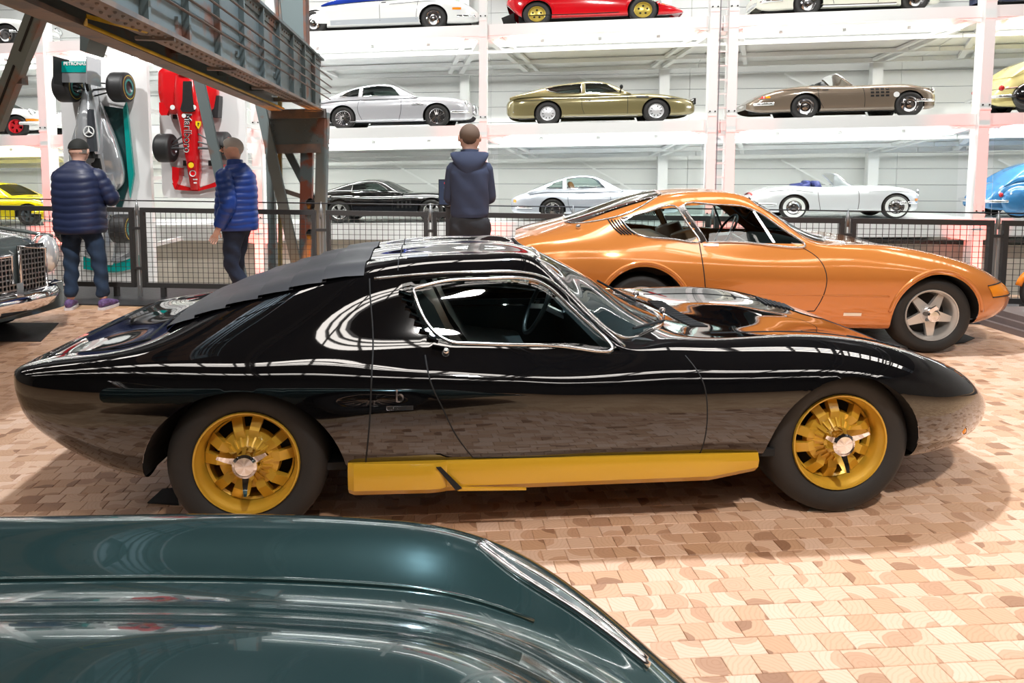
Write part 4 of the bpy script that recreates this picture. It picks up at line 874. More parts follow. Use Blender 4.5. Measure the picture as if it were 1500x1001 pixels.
def ex(t, n): bumper(t, -1.0, .45, 1.6, True, .04); sidebox(t, n, -.85, .62, .10, .08, RED, 'tail_lamp', .012)
bgcar('display_car', 'dark blue car at the end of the top shelf', (1512, 1660), 0, .30, 2.4, paint('darkblue', (.008, .015, .075), .1), [(-1.0, .70), (-.6, .82), (.2, .88), (1, .86), (1.8, .86), (2.4, .84), (2.8, .76), (3.04, .62)], -1.0, 3.04, 1.66,
      roof=[(-.5, .84), (.1, 1.1), (.6, 1.26), (1.1, 1.24), (1.4, 1.1), (1.8, .86)], wins=[[(.2, .95), (.35, 1.15), (.75, 1.2), (1.1, 1.18), (1.42, .95)]], ws=(1.15, 1.75), wr=.32, rr=.2, style='cap', rim=CHROME, extras=ex)
yel = paint('paleyellow', (.80, .70, .30), .15)
def ex(t, n):
    bumper(t, -1.02, .46, 1.5, True, .045)
    for s in (-1, 1):
        q = MB(); q.sphere((0, s*.66, .45), .50, 20, 12, (1.0, .42, .74)); q.build('wing', blk2, t, True)
        q = MB(); q.sphere((-.72, s*.58, .68), .07, 10, 8); q.build('tail_lamp', RED, t, True)
        q = MB(); q.tube([(.5, s*.72, .27), (1.9, s*.72, .27)], .06, 8); q.build('running_board', blk2, t, True)
    seamline(t, n, [(-.9, .64), (0, .70), (1.2, .70), (2.4, .70)], .02, CHROME, 'waist_trim', off=.004)
bgcar('display_car', 'pale yellow vintage car with black wings and chrome bumper on the shelf', (1505, 1642), 1, .30, 2.4, yel, [(-.85, .62), (-.5, .95), (0, 1.18), (.6, 1.2), (1.2, 1.05), (1.8, .95), (2.4, .90), (2.75, .7)], -.85, 2.75, 1.40, wr=.33, rr=.19, style='cap', rim=CHROME, extras=ex,
      roof=[(-.5, .96), (0, 1.3), (.5, 1.48), (1.0, 1.46), (1.35, 1.02)], wins=[[(.35, 1.24), (.45, 1.38), (.85, 1.40), (1.05, 1.22)]], ws=(1.05, 1.33))
blu = paint('lightblue', (.06, .26, .55), .12)
def ex(t, n):
    bumper(t, -.95, .44, 1.5, True, .045)
    for s in (-1, 1):
        q = MB(); q.sphere((0, s*.60, .44), .50, 20, 12, (1.02, .42, .80)); q.build('wing', blu, t, True)
        q = MB(); q.sphere((-.50, s*.62, .60), .06, 10, 8); q.build('tail_lamp', RED, t, True)
bgcar('display_car', 'light blue rounded car with chrome bumper on the lowest shelf', (1500, 1640), 2, .35, 2.4, blu, [(-.85, .48), (-.6, .74), (-.1, .98), (.6, 1.02), (1.2, .98), (1.8, .92), (2.4, .84), (2.75, .62)], -.85, 2.75, 1.36, wr=.33, rr=.19, style='cap', rim=CHROME, extras=ex,
      roof=[(-.4, .86), (.1, 1.22), (.6, 1.42), (1.0, 1.40), (1.4, .97)], wins=[[(.2, 1.1), (.4, 1.28), (.9, 1.30), (1.1, 1.1)]], ws=(1.08, 1.38))
# ================================================================ orange grand tourer
ORANGE = paint('orange', (.60, .20, .042), .14, .25)
dayt = thing('sports_car', 'metallic orange long-nosed fastback coupe with silver star wheels', 'car', (1.4154, 6.4884, 0), math.radians(-3.75))
lo = lambda a: [(.66, .20), (.78, .21), (.855, .36), (.875, .505), (.865, .70)]
DR = [
(-1.06, [(.5, .44), (.62, .45), (.69, .53), (.715, .62), (.705, .74), (.65, .845), (.54, .895), (.3, .925), (0, .935)]),
(-.98, [(.55, .37), (.68, .38), (.755, .48), (.785, .60), (.775, .74), (.705, .86), (.57, .92), (.32, .95), (0, .96)]),
(-.62, [(.62, .27), (.74, .28), (.82, .41), (.845, .56), (.835, .73), (.755, .885), (.60, .975), (.33, 1.035), (0, 1.05)]),
(-.3, [(.66, .22), (.78, .23), (.85, .38), (.87, .53), (.86, .73), (.775, .90), (.605, 1.065), (.34, 1.14), (0, 1.16)]),
(0, lo(0)+[(.78, .895), (.595, 1.145), (.34, 1.235), (0, 1.26)]),
(.3, lo(0)+[(.78, .885), (.582, 1.205), (.33, 1.295), (0, 1.315)]),
(.6, lo(0)+[(.778, .875), (.575, 1.222), (.33, 1.305), (0, 1.325)]),
(.9, lo(0)+[(.775, .865), (.58, 1.195), (.33, 1.265), (0, 1.288)]),
(1.1, lo(0)+[(.775, .86), (.625, 1.09), (.35, 1.17), (0, 1.20)]),
(1.33, lo(0)+[(.778, .855), (.71, .925), (.39, 1.02), (0, 1.062)]),
(1.55, lo(0)+[(.775, .855), (.67, .885), (.38, .915), (0, .945)]),
(1.78, lo(0)+[(.765, .855), (.64, .885), (.38, .885), (0, .885)]),
(2.05, lo(0)+[(.75, .84), (.625, .87), (.37, .862), (0, .86)]),
(2.36, [(.64, .21), (.76, .22), (.835, .35), (.855, .485), (.84, .655), (.735, .785), (.605, .812), (.355, .80), (0, .795)]),
(2.66, [(.58, .23), (.70, .24), (.785, .35), (.805, .46), (.785, .60), (.695, .705), (.57, .73), (.33, .722), (0, .718)]),
(2.90, [(.50, .27), (.60, .28), (.685, .36), (.705, .445), (.685, .535), (.615, .605), (.51, .628), (.3, .63), (0, .63)]),
(3.05, [(.42, .33), (.50, .338), (.555, .385), (.57, .435), (.555, .485), (.50, .522), (.42, .537), (.26, .545), (0, .547)]),
(3.13, [(.30, .40), (.36, .405), (.40, .42), (.41, .44), (.40, .46), (.37, .475), (.31, .482), (.19, .487), (0, .488)]),
]
dn = Net(DR, 200, 110)
QW = [(-.17, 1.085), (-.10, 1.0), (-.02, .955), (.10, .935), (.30, .918), (.455, .907), (.37, 1.06), (.295, 1.185), (.1, 1.158)]
DW = [(.515, .902), (.43, 1.06), (.365, 1.195), (.6, 1.205), (.84, 1.19), (.97, 1.14), (1.16, 1.0), (1.30, .893), (.9, .897)]
DWS = [(1.0, 0), (.985, .30), (.95, .53), (1.10, .585), (1.33, .665), (1.45, .64), (1.58, .48), (1.66, .25), (1.68, 0), (1.66, -.25), (1.58, -.48), (1.45, -.64), (1.33, -.665), (1.10, -.585), (.95, -.53), (.985, -.30)]
DRW = [(-.60, .40), (-.52, .50), (.12, .49), (.20, .40), (.22, 0), (.20, -.40), (.12, -.49), (-.52, -.50), (-.60, -.40), (-.61, 0)]
dside = lambda x, y, z: y < -.5 and z > .80
dsideb = lambda x, y, z: y > .5 and z > .80
r_ = dn.split([('a', None, 'xz', ellipse(2.325, .30, .355, .365), near), ('b', None, 'xz', ellipse(0, .31, .365, .40), near), ('windscreen', GLASS, 'xy', DWS, lambda x, y, z: z > .8), ('rear_window', GLASS, 'xy', DRW, lambda x, y, z: z > .9),
          ('quarter_window', GLASS, 'xz', QW, dside), ('quarter_window', GLASS, 'xz', QW, dsideb), ('door_window', GLASS, 'xz', DW, dside), ('door_window', GLASS, 'xz', DW, dsideb)], dayt, ('body', ORANGE))
capends(dn, ORANGE, r_[0])
for (cx, cz, rx, rz) in ((2.325, .30, .355, .365), (0, .31, .365, .40)):
    for s in (-1, 1): archliner(dayt, cx, cz, rx, rz, s*.835, s*.45, net=dn)
for cx in (0, 2.325):
    for s in (-1, 1): wheel(dayt, cx, s*.765, .318, s, .318, .212, .20, 'star', mat('silver_alloy', (.62, .60, .57), .35, .6), 1.05)
b = MB(); b.box((.9, 0, .27), (2.0, 1.45, .05)); b.box((2.6, 0, .35), (.9, .9, .15)); b.box((-.5, 0, .4), (.7, 1.0, .2)); b.build('floor_pan', DARK, dayt)
for s in (-1, 1):
    L_ = [(.50, .36), (.485, .55), (.465, .75), (.455, .895)]; R_ = [(1.36, .36), (1.42, .50), (1.435, .65), (1.38, .79), (1.27, .868)]
    V, Fc = dn.patch(L_, R_, (40, 24), .0015, s); mesh('door', V, Fc, ORANGE, dayt)
    for c in (L_, R_, [(.50, .36), (.9, .345), (1.36, .36)]):
        b = MB(); b.tube(dn.seam(c, side=s), .0045, 6); b.build('panel_gap', DARK, dayt)
    for wp, nm in ((QW, 'quarter_trim'), (DW, 'window_trim')):
        b = MB(); b.tube([(x, dn.y(x, z, s)+s*.004, z) for x, z in crv(wp+[wp[0]], 70)[:-1]], .009, 8, closed=True); b.build(nm, CHROME, dayt, True)
    b = MB(); b.bar((.49, dn.y(.49, .91, s)+s*.006, .905), (.335, dn.y(.335, 1.19, s)+s*.006, 1.195), .05, .012, (0, 1, 0)); b.build('pillar_trim', CHROME, dayt)
    b = MB(); b.bar((1.06, dn.y(1.06, .90, s)+s*.004, .90), (.93, dn.y(.93, 1.14, s)+s*.004, 1.15), .018, .012, (0, 1, 0)); b.build('quarterlight_bar', CHROME, dayt)
    for k in range(5):
        x0 = -.27+.026*k; b = MB(); b.tube([(x, dn.y(x, z, s)+s*.006, z) for x, z in crv([(x0, 1.075), (x0+.035, 1.02), (x0+.10, .962)], 10)], .006, 6); b.build('vent_louvre', DARK, dayt)
    V, Fc = dn.patch([(2.80, .482), (2.75, .56)], [(3.085, .488), (2.995, .585)], (12, 6), .004, s) if 0 else dn.patch([(2.79, .475), (2.77, .52), (2.745, .562)], [(3.06, .475), (3.03, .515), (2.97, .572)], (14, 8), .005, s)
    am = mesh('corner_lamp', V, Fc, AMBER, dayt)
    b = MB(); b.tube(dn.seam([(2.79, .472), (2.9, .473), (3.06, .473)], side=s, off=.004), .005, 6); b.build('lamp_edge', DARK, am); b = MB(); b.tube(dn.seam([(2.745, .565), (2.85, .572), (2.97, .576)], side=s, off=.004), .005, 6); b.build('lamp_edge', DARK, am)
    sidebox(dayt, dn, .60, .455, .03, .03, CHROME, 'door_lock', .006, (s,)); sidebox(dayt, dn, 1.66, .335, .14, .026, mat('pale_badge', (.85, .75, .62), .4), 'wing_badge', .004, (s,))
    sidebox(dayt, dn, .545, .885, .12, .016, CHROME, 'door_handle', .012, (s,))
    for c, rx, rz in ((0, .375, .41), (2.325, .365, .375)):
        cz = .31 if c == 0 else .30
        b = MB(); b.tube(dn.seam([(c+rx*1.05*math.cos(a), cz+rz*1.05*math.sin(a)) for a in np.linspace(.15, pi-.15, 14)], side=s, off=-.004, n=40), .016, 8); b.build('arch_lip', ORANGE, dayt, True)
    b = MB(); b.tube(dn.seam([(.42, .492), (1.2, .492), (1.93, .488)], side=s, off=-.003), .008, 6); b.build('side_crease', ORANGE, dayt, True)
    for z in (.66,):
        for y in (.42, .58):
            q = MB(); q.lathe([(0, .03), (.05, .025), (.065, 0)], (-1.07, s*y, .70), (-1, 0, 0), 18); q.build('tail_lamp', RED, dayt, True)
    b = MB(); b.tube([(-.93, s*.79, .56), (-1.06, s*.72, .57), (-1.10, s*.5, .57)], .03, 8); b.build('rear_bumper', CHROME, dayt, True)
    b = MB(); b.tube([(3.0, s*.58, .44), (3.10, s*.46, .43), (3.16, s*.25, .43)], .02, 8); b.build('front_bumper', CHROME, dayt, True)
b = MB(); b.tube([(x, y, dn.z(x, y)+.003) for x, y in crv(DWS+[DWS[0]], 90)[:-1]], .008, 8, closed=True); b.build('windscreen_trim', CHROME, dayt, True)
b = MB(); b.tube([(x, y, dn.z(x, y)+.003) for x, y in crv(DRW+[DRW[0]], 70)[:-1]], .009, 8, closed=True); b.build('rear_window_trim', CHROME, dayt, True)
b = MB(); b.sphere((-.52, -.60, dn.z(-.52, -.60)+.015), .022, 10, 8); b.build('aerial_base', CHROME, dayt, True)
q = MB(); q.prism([(2.22, .36, dn.z(2.22, .36)+.002), (2.5, .40, dn.z(2.5, .4)+.002), (2.5, .46, dn.z(2.5, .46)+.002), (2.22, .42, dn.z(2.22, .42)+.002)], (0, 0, 0), (0, 0, .004)); q.build('bonnet_vent', DARK, dayt)
q = MB(); q.prism([(2.22, -.36, dn.z(2.22, -.36)+.002), (2.5, -.40, dn.z(2.5, -.4)+.002), (2.5, -.46, dn.z(2.5, -.46)+.002), (2.22, -.42, dn.z(2.22, -.42)+.002)], (0, 0, 0), (0, 0, .004)); q.build('bonnet_vent', DARK, dayt)
TAN = mat('tan_seat', (.13, .055, .02), .5)
for s in (-1, 1):
    b = MB(); b.tube([(.9, s*.36, .50), (.62, s*.36, .50), (.50, s*.36, .72), (.42, s*.36, .96)], [.16, .18, .16, .12], 14); b.build('seat', TAN, dayt, True)
b = MB(); b.prism([(1.18, -.68, .55), (1.15, -.68, .80), (1.30, -.68, .875), (1.55, -.68, .86), (1.55, -.68, .55)], (0, .02, 0), (0, 1.34, 0)); b.build('dashboard', LEATHER, dayt)
sw = MB(); c0 = Vector((.98, .34, .90)); ax = Vector((-.85, 0, .5)).normalized(); u, w_ = ortho(ax)
sw.tube([c0+(u*math.cos(a)+w_*math.sin(a))*.185 for a in np.linspace(0, 2*pi, 28)[:-1]], .013, 8, closed=True); swo = sw.build('steering_wheel', LEATHER, dayt, True)
q = MB()
for a in (.3, 2.8, 4.7): q.bar(c0-ax*.04, c0+(u*math.cos(a)+w_*math.sin(a))*.18, .03, .005, ax)
q.cyl(c0-ax*.05, c0-ax*.22, .02, 10); q.build('spokes', STEEL, swo)
b = MB(); b.box((.0, 0, .75), (.6, 1.2, .3)); b.build('parcel_shelf', TAN, dayt)

# ================================================================ dark green bonnet in the foreground
GREEN = paint('darkgreen', (.032, .074, .074), .16, .6)
eg = thing('classic_car', 'dark green classic car with long curved bonnet and chrome headlamp trim', 'car', (0, .72, -.012), 0)
GH = [(.66, .30), (.76, .34), (.81, .48), (.80, .61), (.745, .725), (.65, .795), (.55, .79), (.44, .775), (.36, .79), (.24, .845), (.12, .862), (0, .866)]
GK = [(-2.3, 1, 1), (-1.6, 1, 1), (-.9, 1, 1), (-.5, 1.005, 1), (-.2, .99, 1), (-.06, .968, .995), (.05, .925, .985), (.15, .865, .955), (.25, .79, .90), (.35, .71, .82), (.47, .61, .69), (.58, .53, .50), (.64, .495, .34)]
gn = Net([(x, [(y*wf, .30+(z-.30)*max(.05, (zf*.80-.30)/.50) if x < .1 else .30+.10*max(0, (x-.1)/.54)+(z-.30)*max(.05, (zf*.80-.30-.10*(x-.1)/.54)/.50)) for y, z in GH]) for x, zf, wf in GK], 150, 120)
r_ = gn.split([('a', None, 'xz', ellipse(-.35, .31, .37, .37), near)], eg, ('bonnet', GREEN)); capends(gn, GREEN, r_[0])
for s in (-1, 1):
    archliner(eg, -.35, .31, .37, .37, s*.79, s*.4); wheel(eg, -.35, s*.72, .32, s, .32, .2, .17, 'wire', CHROME)
    P1 = [(.0, .615), (.05, .575), (.11, .55), (.18, .535), (.25, .515), (.315, .49)]; P2 = [(.012, .63), (.062, .60), (.12, .585), (.185, .57), (.25, .545), (.315, .505)]
    for P, r in ((P1, .0075), (P2, .006)):
        b = MB(); b.tube([(x, s*y, gn.z(x, s*y)+.004) for x, y in crv(P, 30)], r, 8); b.build('headlamp_trim', CHROME, eg, True)
    A, B_ = crv(P1, 20), crv(P2, 20); V = [(x, s*y, gn.z(x, s*y)+.006) for x, y in A]+[(x, s*y, gn.z(x, s*y)+.006) for x, y in B_]
    mesh('headlamp_cover', V, [(i, i+1, 21+i, 20+i) for i in range(19)], mat('lamp_cover', (.22, .27, .27), .06, .6, coat=1), eg)
    b = MB(); b.tube([(x, s*.46, gn.z(x, s*.46)+.002) for x in np.linspace(-2.2, .1, 40)], .004, 6); b.build('bonnet_seam', GREEN, eg, True)
b = MB(); b.tube([(.60, -.24, .42), (.64, 0, .42), (.60, .24, .42)], .02, 8); b.build('front_bumper', CHROME, eg, True)
b = MB(); b.box((-1.2, 0, .32), (2.1, 1.2, .08)); b.build('floor_pan', DARK, eg)
wsn = mesh('windscreen', [(-2.15, -.62, .80), (-2.0, 0, .86), (-2.15, .62, .80), (-2.45, .52, 1.18), (-2.4, 0, 1.20), (-2.45, -.52, 1.18)], [(0, 1, 4, 5), (1, 2, 3, 4)], GLASS, eg)
b = MB(); b.tube([(-2.15, -.62, .80), (-2.45, -.52, 1.18), (-2.4, 0, 1.20), (-2.45, .52, 1.18), (-2.15, .62, .80)], .02, 8); b.build('windscreen_frame', CHROME, wsn, True)

# ================================================================ grey-green saloon front at the left edge
GREY = paint('greygreen', (.115, .135, .13), .12, .4)
th = math.radians(-12); nose = 3.4; fc_ = Vector((-4.11, 5.72, 0))
def ex(t, n):
    for s in (-1, 1):
        b = MB(); b.sphere((nose-.10, s*.78, .715), .17, 20, 14, (.46, .66, 1.06)); h = b.build('headlamp', LAMPG, t, True)
        b = MB(); b.tube([(nose-.14+.02*math.cos(a), s*.78+.125*math.cos(a), .715+.185*math.sin(a)) for a in np.linspace(0, 2*pi, 28)[:-1]], .012, 8, closed=True); b.build('lamp_ring', CHROME, h, True)
        g = MB(); 
        for k in range(9): g.box((nose+.035, s*.47, .44+.045*k), (.015, .26, .012))
        for k in range(8): g.box((nose+.04, s*.47-.12+.034*k, .62), (.012, .009, .40))
        gg = g.build('side_grille', STEEL, t); MB().box((nose+.02, s*.47, .62), (.012, .28, .43)).build('grille_back', DARK, gg)
        b = MB(); b.tube([(nose+.04, s*.47+.14*i, .62+.21*j) for i, j in ((-1, -1), (-1, 1), (1, .8), (1, -1))], .014, 8, closed=True); b.build('grille_frame', CHROME, gg, True)
        b = MB(); b.box((nose+.10, s*.22, .42), (.09, .07, .22)); b.build('overrider', CHROME, t)
    g = MB()
    for k in range(7): g.box((nose+.05, 0, .46+.045*k), (.015, .46, .012))
    for k in range(12): g.box((nose+.055, -.21+.038*k, .60), (.012, .009, .30))
    gg = g.build('main_grille', STEEL, t); MB().box((nose+.035, 0, .60), (.012, .48, .33)).build('grille_back', DARK, gg)
    b = MB(); b.tube([(nose+.05, -.24, .44), (nose+.05, -.24, .76), (nose+.05, .24, .76), (nose+.05, .24, .44)], .018, 8, closed=True); b.build('grille_frame', CHROME, gg, True)
    V = []
    for k in range(-8, 9):
        y = k/8*.95; x = nose+.14-.28*abs(k/8)**3; V += [(x-.10, y, .235), (x-.01, y, .27), (x+.03, y, .36), (x, y, .43), (x-.06, y, .445)]
    mesh('bumper', V, [(i*5+k, (i+1)*5+k, (i+1)*5+k+1, i*5+k+1) for i in range(16) for k in range(4)], CHROME, t)
    b = MB(); b.prism([(nose-.02, -.86, .20), (nose+.02, -.5, .20), (nose+.03, .5, .20), (nose-.02, .86, .20), (nose-.02, .86, .44), (nose-.02, -.86, .44)], (0, 0, 0), (-.04, 0, 0)); b.build('valance', GREY, t)
    for s in (-1, 1):
        b = MB(); b.tube([(nose-.14, s*.95, .37), (nose-.5, s*.96, .37)], .06, 8); b.build('bumper_end', CHROME, t, True)
        b = MB(); b.tube([(nose-.06, s*.80, .98-.10), (nose-.6, s*.78, .945), (nose-1.3, s*.74, .96)], .018, 8); b.build('wing_crease', GREY, t, True)
bgcar('classic_car', 'grey-green classic saloon front with chrome grilles and tall headlamp by the fence', None, 0, 0, 2.66, GREY,
      [(-1.1, .80), (-.7, .90), (0, .95), (.8, .96), (1.6, .97), (2.2, .97), (2.7, .955), (3.1, .92), (3.36, .86)], -1.1, 3.38, 1.84, roof=[(-.5, .95), (0, 1.2), (.6, 1.38), (1.1, 1.36), (1.5, 1.18), (1.85, .97)],
      wins=[[(.1, 1.02), (.25, 1.2), (.6, 1.28), (1.05, 1.27), (1.42, 1.02)]], ws=(1.25, 1.8), rear=(-.4, .05), wr=.34, rr=.2, style='cap', rim=CHROME, extras=ex, bot=[(-1.1, .3), (-.7, .22), (3.0, .22), (3.38, .28)],
      pose=(fc_-Vector((math.cos(th), math.sin(th), 0))*nose, (0, 0, th), 1))
# ================================================================ mesh fence
FRAME = mat('fence_steel', (.045, .043, .042), .5, .3); WIRE = mat('fence_wire', (.09, .085, .08), .5, .5); POST = mat('galvanised_post', (.30, .31, .31), .4, .7)
FT = .0085
def fence_a(px):
    r = Vector(ray(px, 320)); t = FO.dot(SN)/r.dot(SN); return (r*t-FO).dot(SE)
FA = .015
def fp(a, d, z): return fz(a, d, z-FT*a*z)
panels = [(-55, 196, 'behind the man in the padded navy jacket'), (206, 463, 'beside the man in the bright blue jacket'), (478, 627, 'before the black coupe with side pipes'), (634, 836, 'beside the man in the hooded top'), (843, 1040, 'behind the orange coupe roof'), (1047, 1237, 'behind the orange coupe windscreen'), (1247, 1456, 'behind the orange coupe bonnet'), (1469, 1640, 'behind the orange motorcycle')]
for p0, p1, lab in panels:
    a0, a1 = fence_a(p0), fence_a(p1); zb, zt = .13, 1.0; am = (a0+a1)/2
    t = thing('mesh_fence', 'dark steel fence section with square wire mesh '+lab, 'fence', fz(am), SYAW, 'mesh fence panels'); h = (a1-a0)/2; zl, zr = zt-FT*(a0), zt-FT*(a1)
    for A, B, w in (((-h, 0, zb+.02), (h, 0, zb+.02), 0), ((-h, 0, zl), (h, 0, zr), 0), ((-h+.025, 0, zb), (-h+.025, 0, zl), 0), ((h-.025, 0, zb), (h-.025, 0, zr), 0)):
        b = MB(); b.bar(A, B, .04, .055, (0, 0, 1)); b.build('frame_bar', FRAME, t)
    b = MB(); n = int((a1-a0)/.062)
    for k in range(1, n): x = -h+(2*h)*k/n; b.bar((x, 0, zb), (x, 0, zl+(zr-zl)*k/n), .005, .005)
    for k in range(1, 15): z = zb+(zt-zb)*k/15; b.bar((-h, .004, z), (h, .004, z), .005, .005)
    setp(b.build('wire_mesh', WIRE, t, False, None), None, None, None, 'stuff')
    for s in (-1, 1): MB().box((s*(h-.25), 0, .065), (.05, .05, .13)).build('foot', FRAME, t)
pl = [-66, 201, 470.5, 630.5, 839.5, 1043.5, 1242, 1462.5]
for k, px in enumerate(pl):
    a = fence_a(px); t = thing('fence_post', 'slim grey fence post with pointed top '+['beside the grey-green saloon', 'between the two men in padded jackets', 'by the orange-lit steel column', 'beside the monitor', 'hidden behind the orange roof', 'behind the orange coupe cabin', 'above the orange coupe cowl', 'above the orange coupe bonnet end'][k], 'post', fz(a), SYAW, 'fence posts')
    zt = 1.075-FT*a
    for s in (-1, 1): MB().box((s*.018, .0, zt/2-.04), (.012, .03, zt-.08)).build('flat_bar', POST, t)
    b = MB(); b.tube([(0, 0, zt-.14), (0, 0, zt-.05), (0, 0, zt+.05)], [.02, .022, .004], 10); b.build('point', POST, t, True)
    for z in (.35, .82): MB().box((0, 0, z), (.12, .05, .03)).build('clamp', FRAME, t)
b = MB(); a0, a1 = fence_a(-120), fence_a(1650); b.tube([fz(a, 0, 1.105-.0165*a*.55) for a in np.linspace(a0, a1, 30)], .008, 6); setp(b.build('handrail_cable', mat('dark_cable', (.02, .02, .022), .4, .4)), 'thin dark cable strung along above the mesh fence', 'cable')

# ================================================================ riveted crane girder and its column
GST = rustmat('girder_steel', (.165, .215, .225), (.24, .12, .085), 3.5, .57); GRU = rustmat('girder_rust', (.25, .20, .17), (.17, .165, .165), 5, .5); YEL = mat('yellow_pipe', (.55, .38, .02), .45, var=.2, vscale=6)
GDK = GST
gd = thing('crane_girder', 'long riveted grey steel crane girder running in from the upper left', 'girder', (-2.12, 9.5, 2.3))
def G(x, y, z): return Vector((x+2.12, y-9.5, z-2.3))
def gx(y, off=0): return -1.79-(y-2.4)*.0465-off
y0, y1, zb, zt = 2.2, 9.5, 2.30, 2.97
wbm = MB(); wbm.prism([G(gx(y0), y0, zb), G(gx(y1), y1, zb), G(gx(y1), y1, zt), G(gx(y0), y0, zt)], (-.012, 0, 0), (.0, 0, 0)); wbm.build('web_plate', GST, gd)
for z, w in ((zb, .17), (zt, .16)):
    b = MB(); b.prism([G(gx(y0)-w+.05, y0, z), G(gx(y1)-w+.05, y1, z), G(gx(y1)+.06, y1, z), G(gx(y0)+.06, y0, z)], (0, 0, -.014), (0, 0, .014)); b.build('flange', GRU if z == zb else GST, gd)
b = MB(); b.prism([G(gx(y0), y0, zt-.09), G(gx(y1), y1, zt-.09), G(gx(y1), y1, zt), G(gx(y0), y0, zt)], (0, 0, 0), (.014, 0, 0)); b.build('top_angle', GST, gd)
lx = lambda y: gx(y)-.34-.034*(y-2.4)
b = MB(); b.prism([G(lx(y0), y0, zb), G(lx(y1), y1, zb), G(lx(y1), y1, zt), G(lx(y0), y0, zt)], (-.012, 0, 0), (0, 0, 0)); b.build('web_plate', GDK, gd)
b = MB(); b.prism([G(lx(y0)-.07, y0, zb), G(lx(y1)-.07, y1, zb), G(lx(y1)+.08, y1, zb), G(lx(y0)+.08, y0, zb)], (0, 0, -.016), (0, 0, .014)); b.build('flange', GRU, gd)
b = MB(); b.prism([G(lx(y0), y0, zb+.22), G(lx(y1), y1, zb+.22), G(gx(y1), y1, zb+.22), G(gx(y0), y0, zb+.22)], (0, 0, 0), (0, 0, .02)); b.build('deck_plate', GDK, gd)
for y in np.arange(2.7, 9.4, .62):
    b = MB(); x = gx(y); b.bar(G(x+.022, y, zb+.02), G(x+.022, y, zt-.02), .05, .03, (0, 1, 0)); b.build('stiffener', GST, gd)
for k, z in enumerate((2.47, 2.56, 2.65, 2.76)):
    b = MB(); b.tube([G(gx(2.4)+.075, 2.4, z), G(gx(9.5)+.075, 9.75+.05*k, z)], .009, 6); b.build('conductor_rod', mat('brown_rod', (.11, .075, .055), .5, .4), gd)
for y in np.arange(3.0, 9.4, 1.25):
    b = MB(); b.bar(G(gx(y)-.16, y-.03, zb-.025), G(gx(y)+.05, y+.03, zb-.025), .05, .02); b.build('tie_plate', GRU, gd)
    b = MB(); b.bar(G(lx(y), y, zb+.12), G(gx(y), y+.2, zb+.12), .06, .05); b.build('cross_tie', GST, gd)
b = MB(); b.tube([G(lx(3.9)+.10, 3.9, zb-.01), G(lx(9.1)+.16, 9.1, zb-.01)], .012, 8); b.tube([G(lx(3.9)+.10, 3.9, zb-.01), G(lx(3.95)+.22, 3.7, zb-.01), G(gx(3.95)-.05, 4.1, zb-.01)], .012, 8); b.build('yellow_pipe', YEL, gd, True)
b = MB()
for y in np.arange(2.5, 9.45, .09):
    for dz in (-.015,): 
        for q in (-.05, .02): b.sphere(G(gx(y)+q, y, zb-.016), .011, 6, 4)
    b.sphere(G(gx(y)+.015, y, zt-.045), .011, 6, 4)
setp(b.build('rivets', GRU, gd, True), None, None, None, 'stuff')
b = MB(); Q = [atY(x, y, 4.5) for x, y in ((117, 46), (133, 51), (125, 77), (117, 74))]; b.prism([G(*q) for q in Q], (0, 0, 0), (0, .22, 0)); b.build('bracket', GDK, gd)
br = thing('steel_brace', 'slanted riveted steel brace descending from the girder at the far left', 'brace', atY(0, 165, 4.3))
P0, P1 = atY(72, -25, 3.85), atY(-8, 185, 4.3); o = br.location
b = MB(); b.bar(P0-o, P1-o, .10, .05, (0, 1, 0)); b.build('channel', GST, br); 
d_ = (P1-P0)
for f in (.15, .55): b = MB(); b.bar(P0+d_*f-o+Vector((0, -.03, 0)), P0+d_*(f+.3)-o+Vector((0, -.03, 0)), .012, .004, (0, 1, 0)); b.build('slot', DARK, br)
b = MB(); b.box(P0+d_*.65-o+Vector((.05, 0, 0)), (.05, .06, .05)); b.build('cleat', GDK, br)
# column at the far end of the girder
YC = 9.45
def C(px, py, dy=0): return atY(px, py, YC+dy)
cb = C(432, 440); cb.z = -1.5
co = thing('steel_column', 'riveted steel column with box head carrying the girder, lit orange', 'column', cb)
def cbar(p, q, w, h, m=GST, nm='strut', dy=0, dy2=None, zlow=None):
    A, B = C(*p, dy), C(*q, dy if dy2 is None else dy2); b = MB(); b.bar(A-cb, B-cb, w, h, (0, 1, 0)); return b.build(nm, m, co)
b = MB(); b.prism([C(386, 170)-cb, C(470, 168)-cb, C(468, 217)-cb, C(392, 219)-cb], (0, 0, 0), (0, .5, 0)); b.build('box_head', GST, co)
for (p, q) in (((380, 168), (478, 166)), ((388, 219), (470, 217))): cbar(p, q, .12, .02, GRU, 'flange_plate', -.03)
b = MB()
for i in range(6):
    for x in (393, 400, 446, 454, 464): b.sphere(C(x+i*.3, 176+i*7.5, -.008)-cb, .012, 6, 4)
setp(b.build('rivets', GST, co, True), None, None, None, 'stuff')
cbar((474, 165), (464, 520), .15, .12, GST, 'leg', .05); cbar((450, 219), (446, 520), .16, .10, rustmat('red_primer', (.165, .215, .225), (.32, .10, .06), 4, .46), 'leg', .10); cbar((396, 219), (404, 520), .10, .10, GST, 'leg', .3); cbar((410, 130), (411, 520), .05, .05, mat('olive_pipe', (.25, .19, .05), .5), 'downpipe', .2)
cbar((376, 128), (436, 395), .13, .06, GST, 'strut', -.10); cbar((420, 219), (478, 330), .10, .05, GST, 'strut', .2); cbar((440, 395), (470, 300), .09, .05, GRU, 'strut', .05); cbar((402, 275), (470, 297), .06, .04, GRU, 'strut', .15); cbar((395, 280), (396, 400), .05, .05, GST, 'strut', .4)
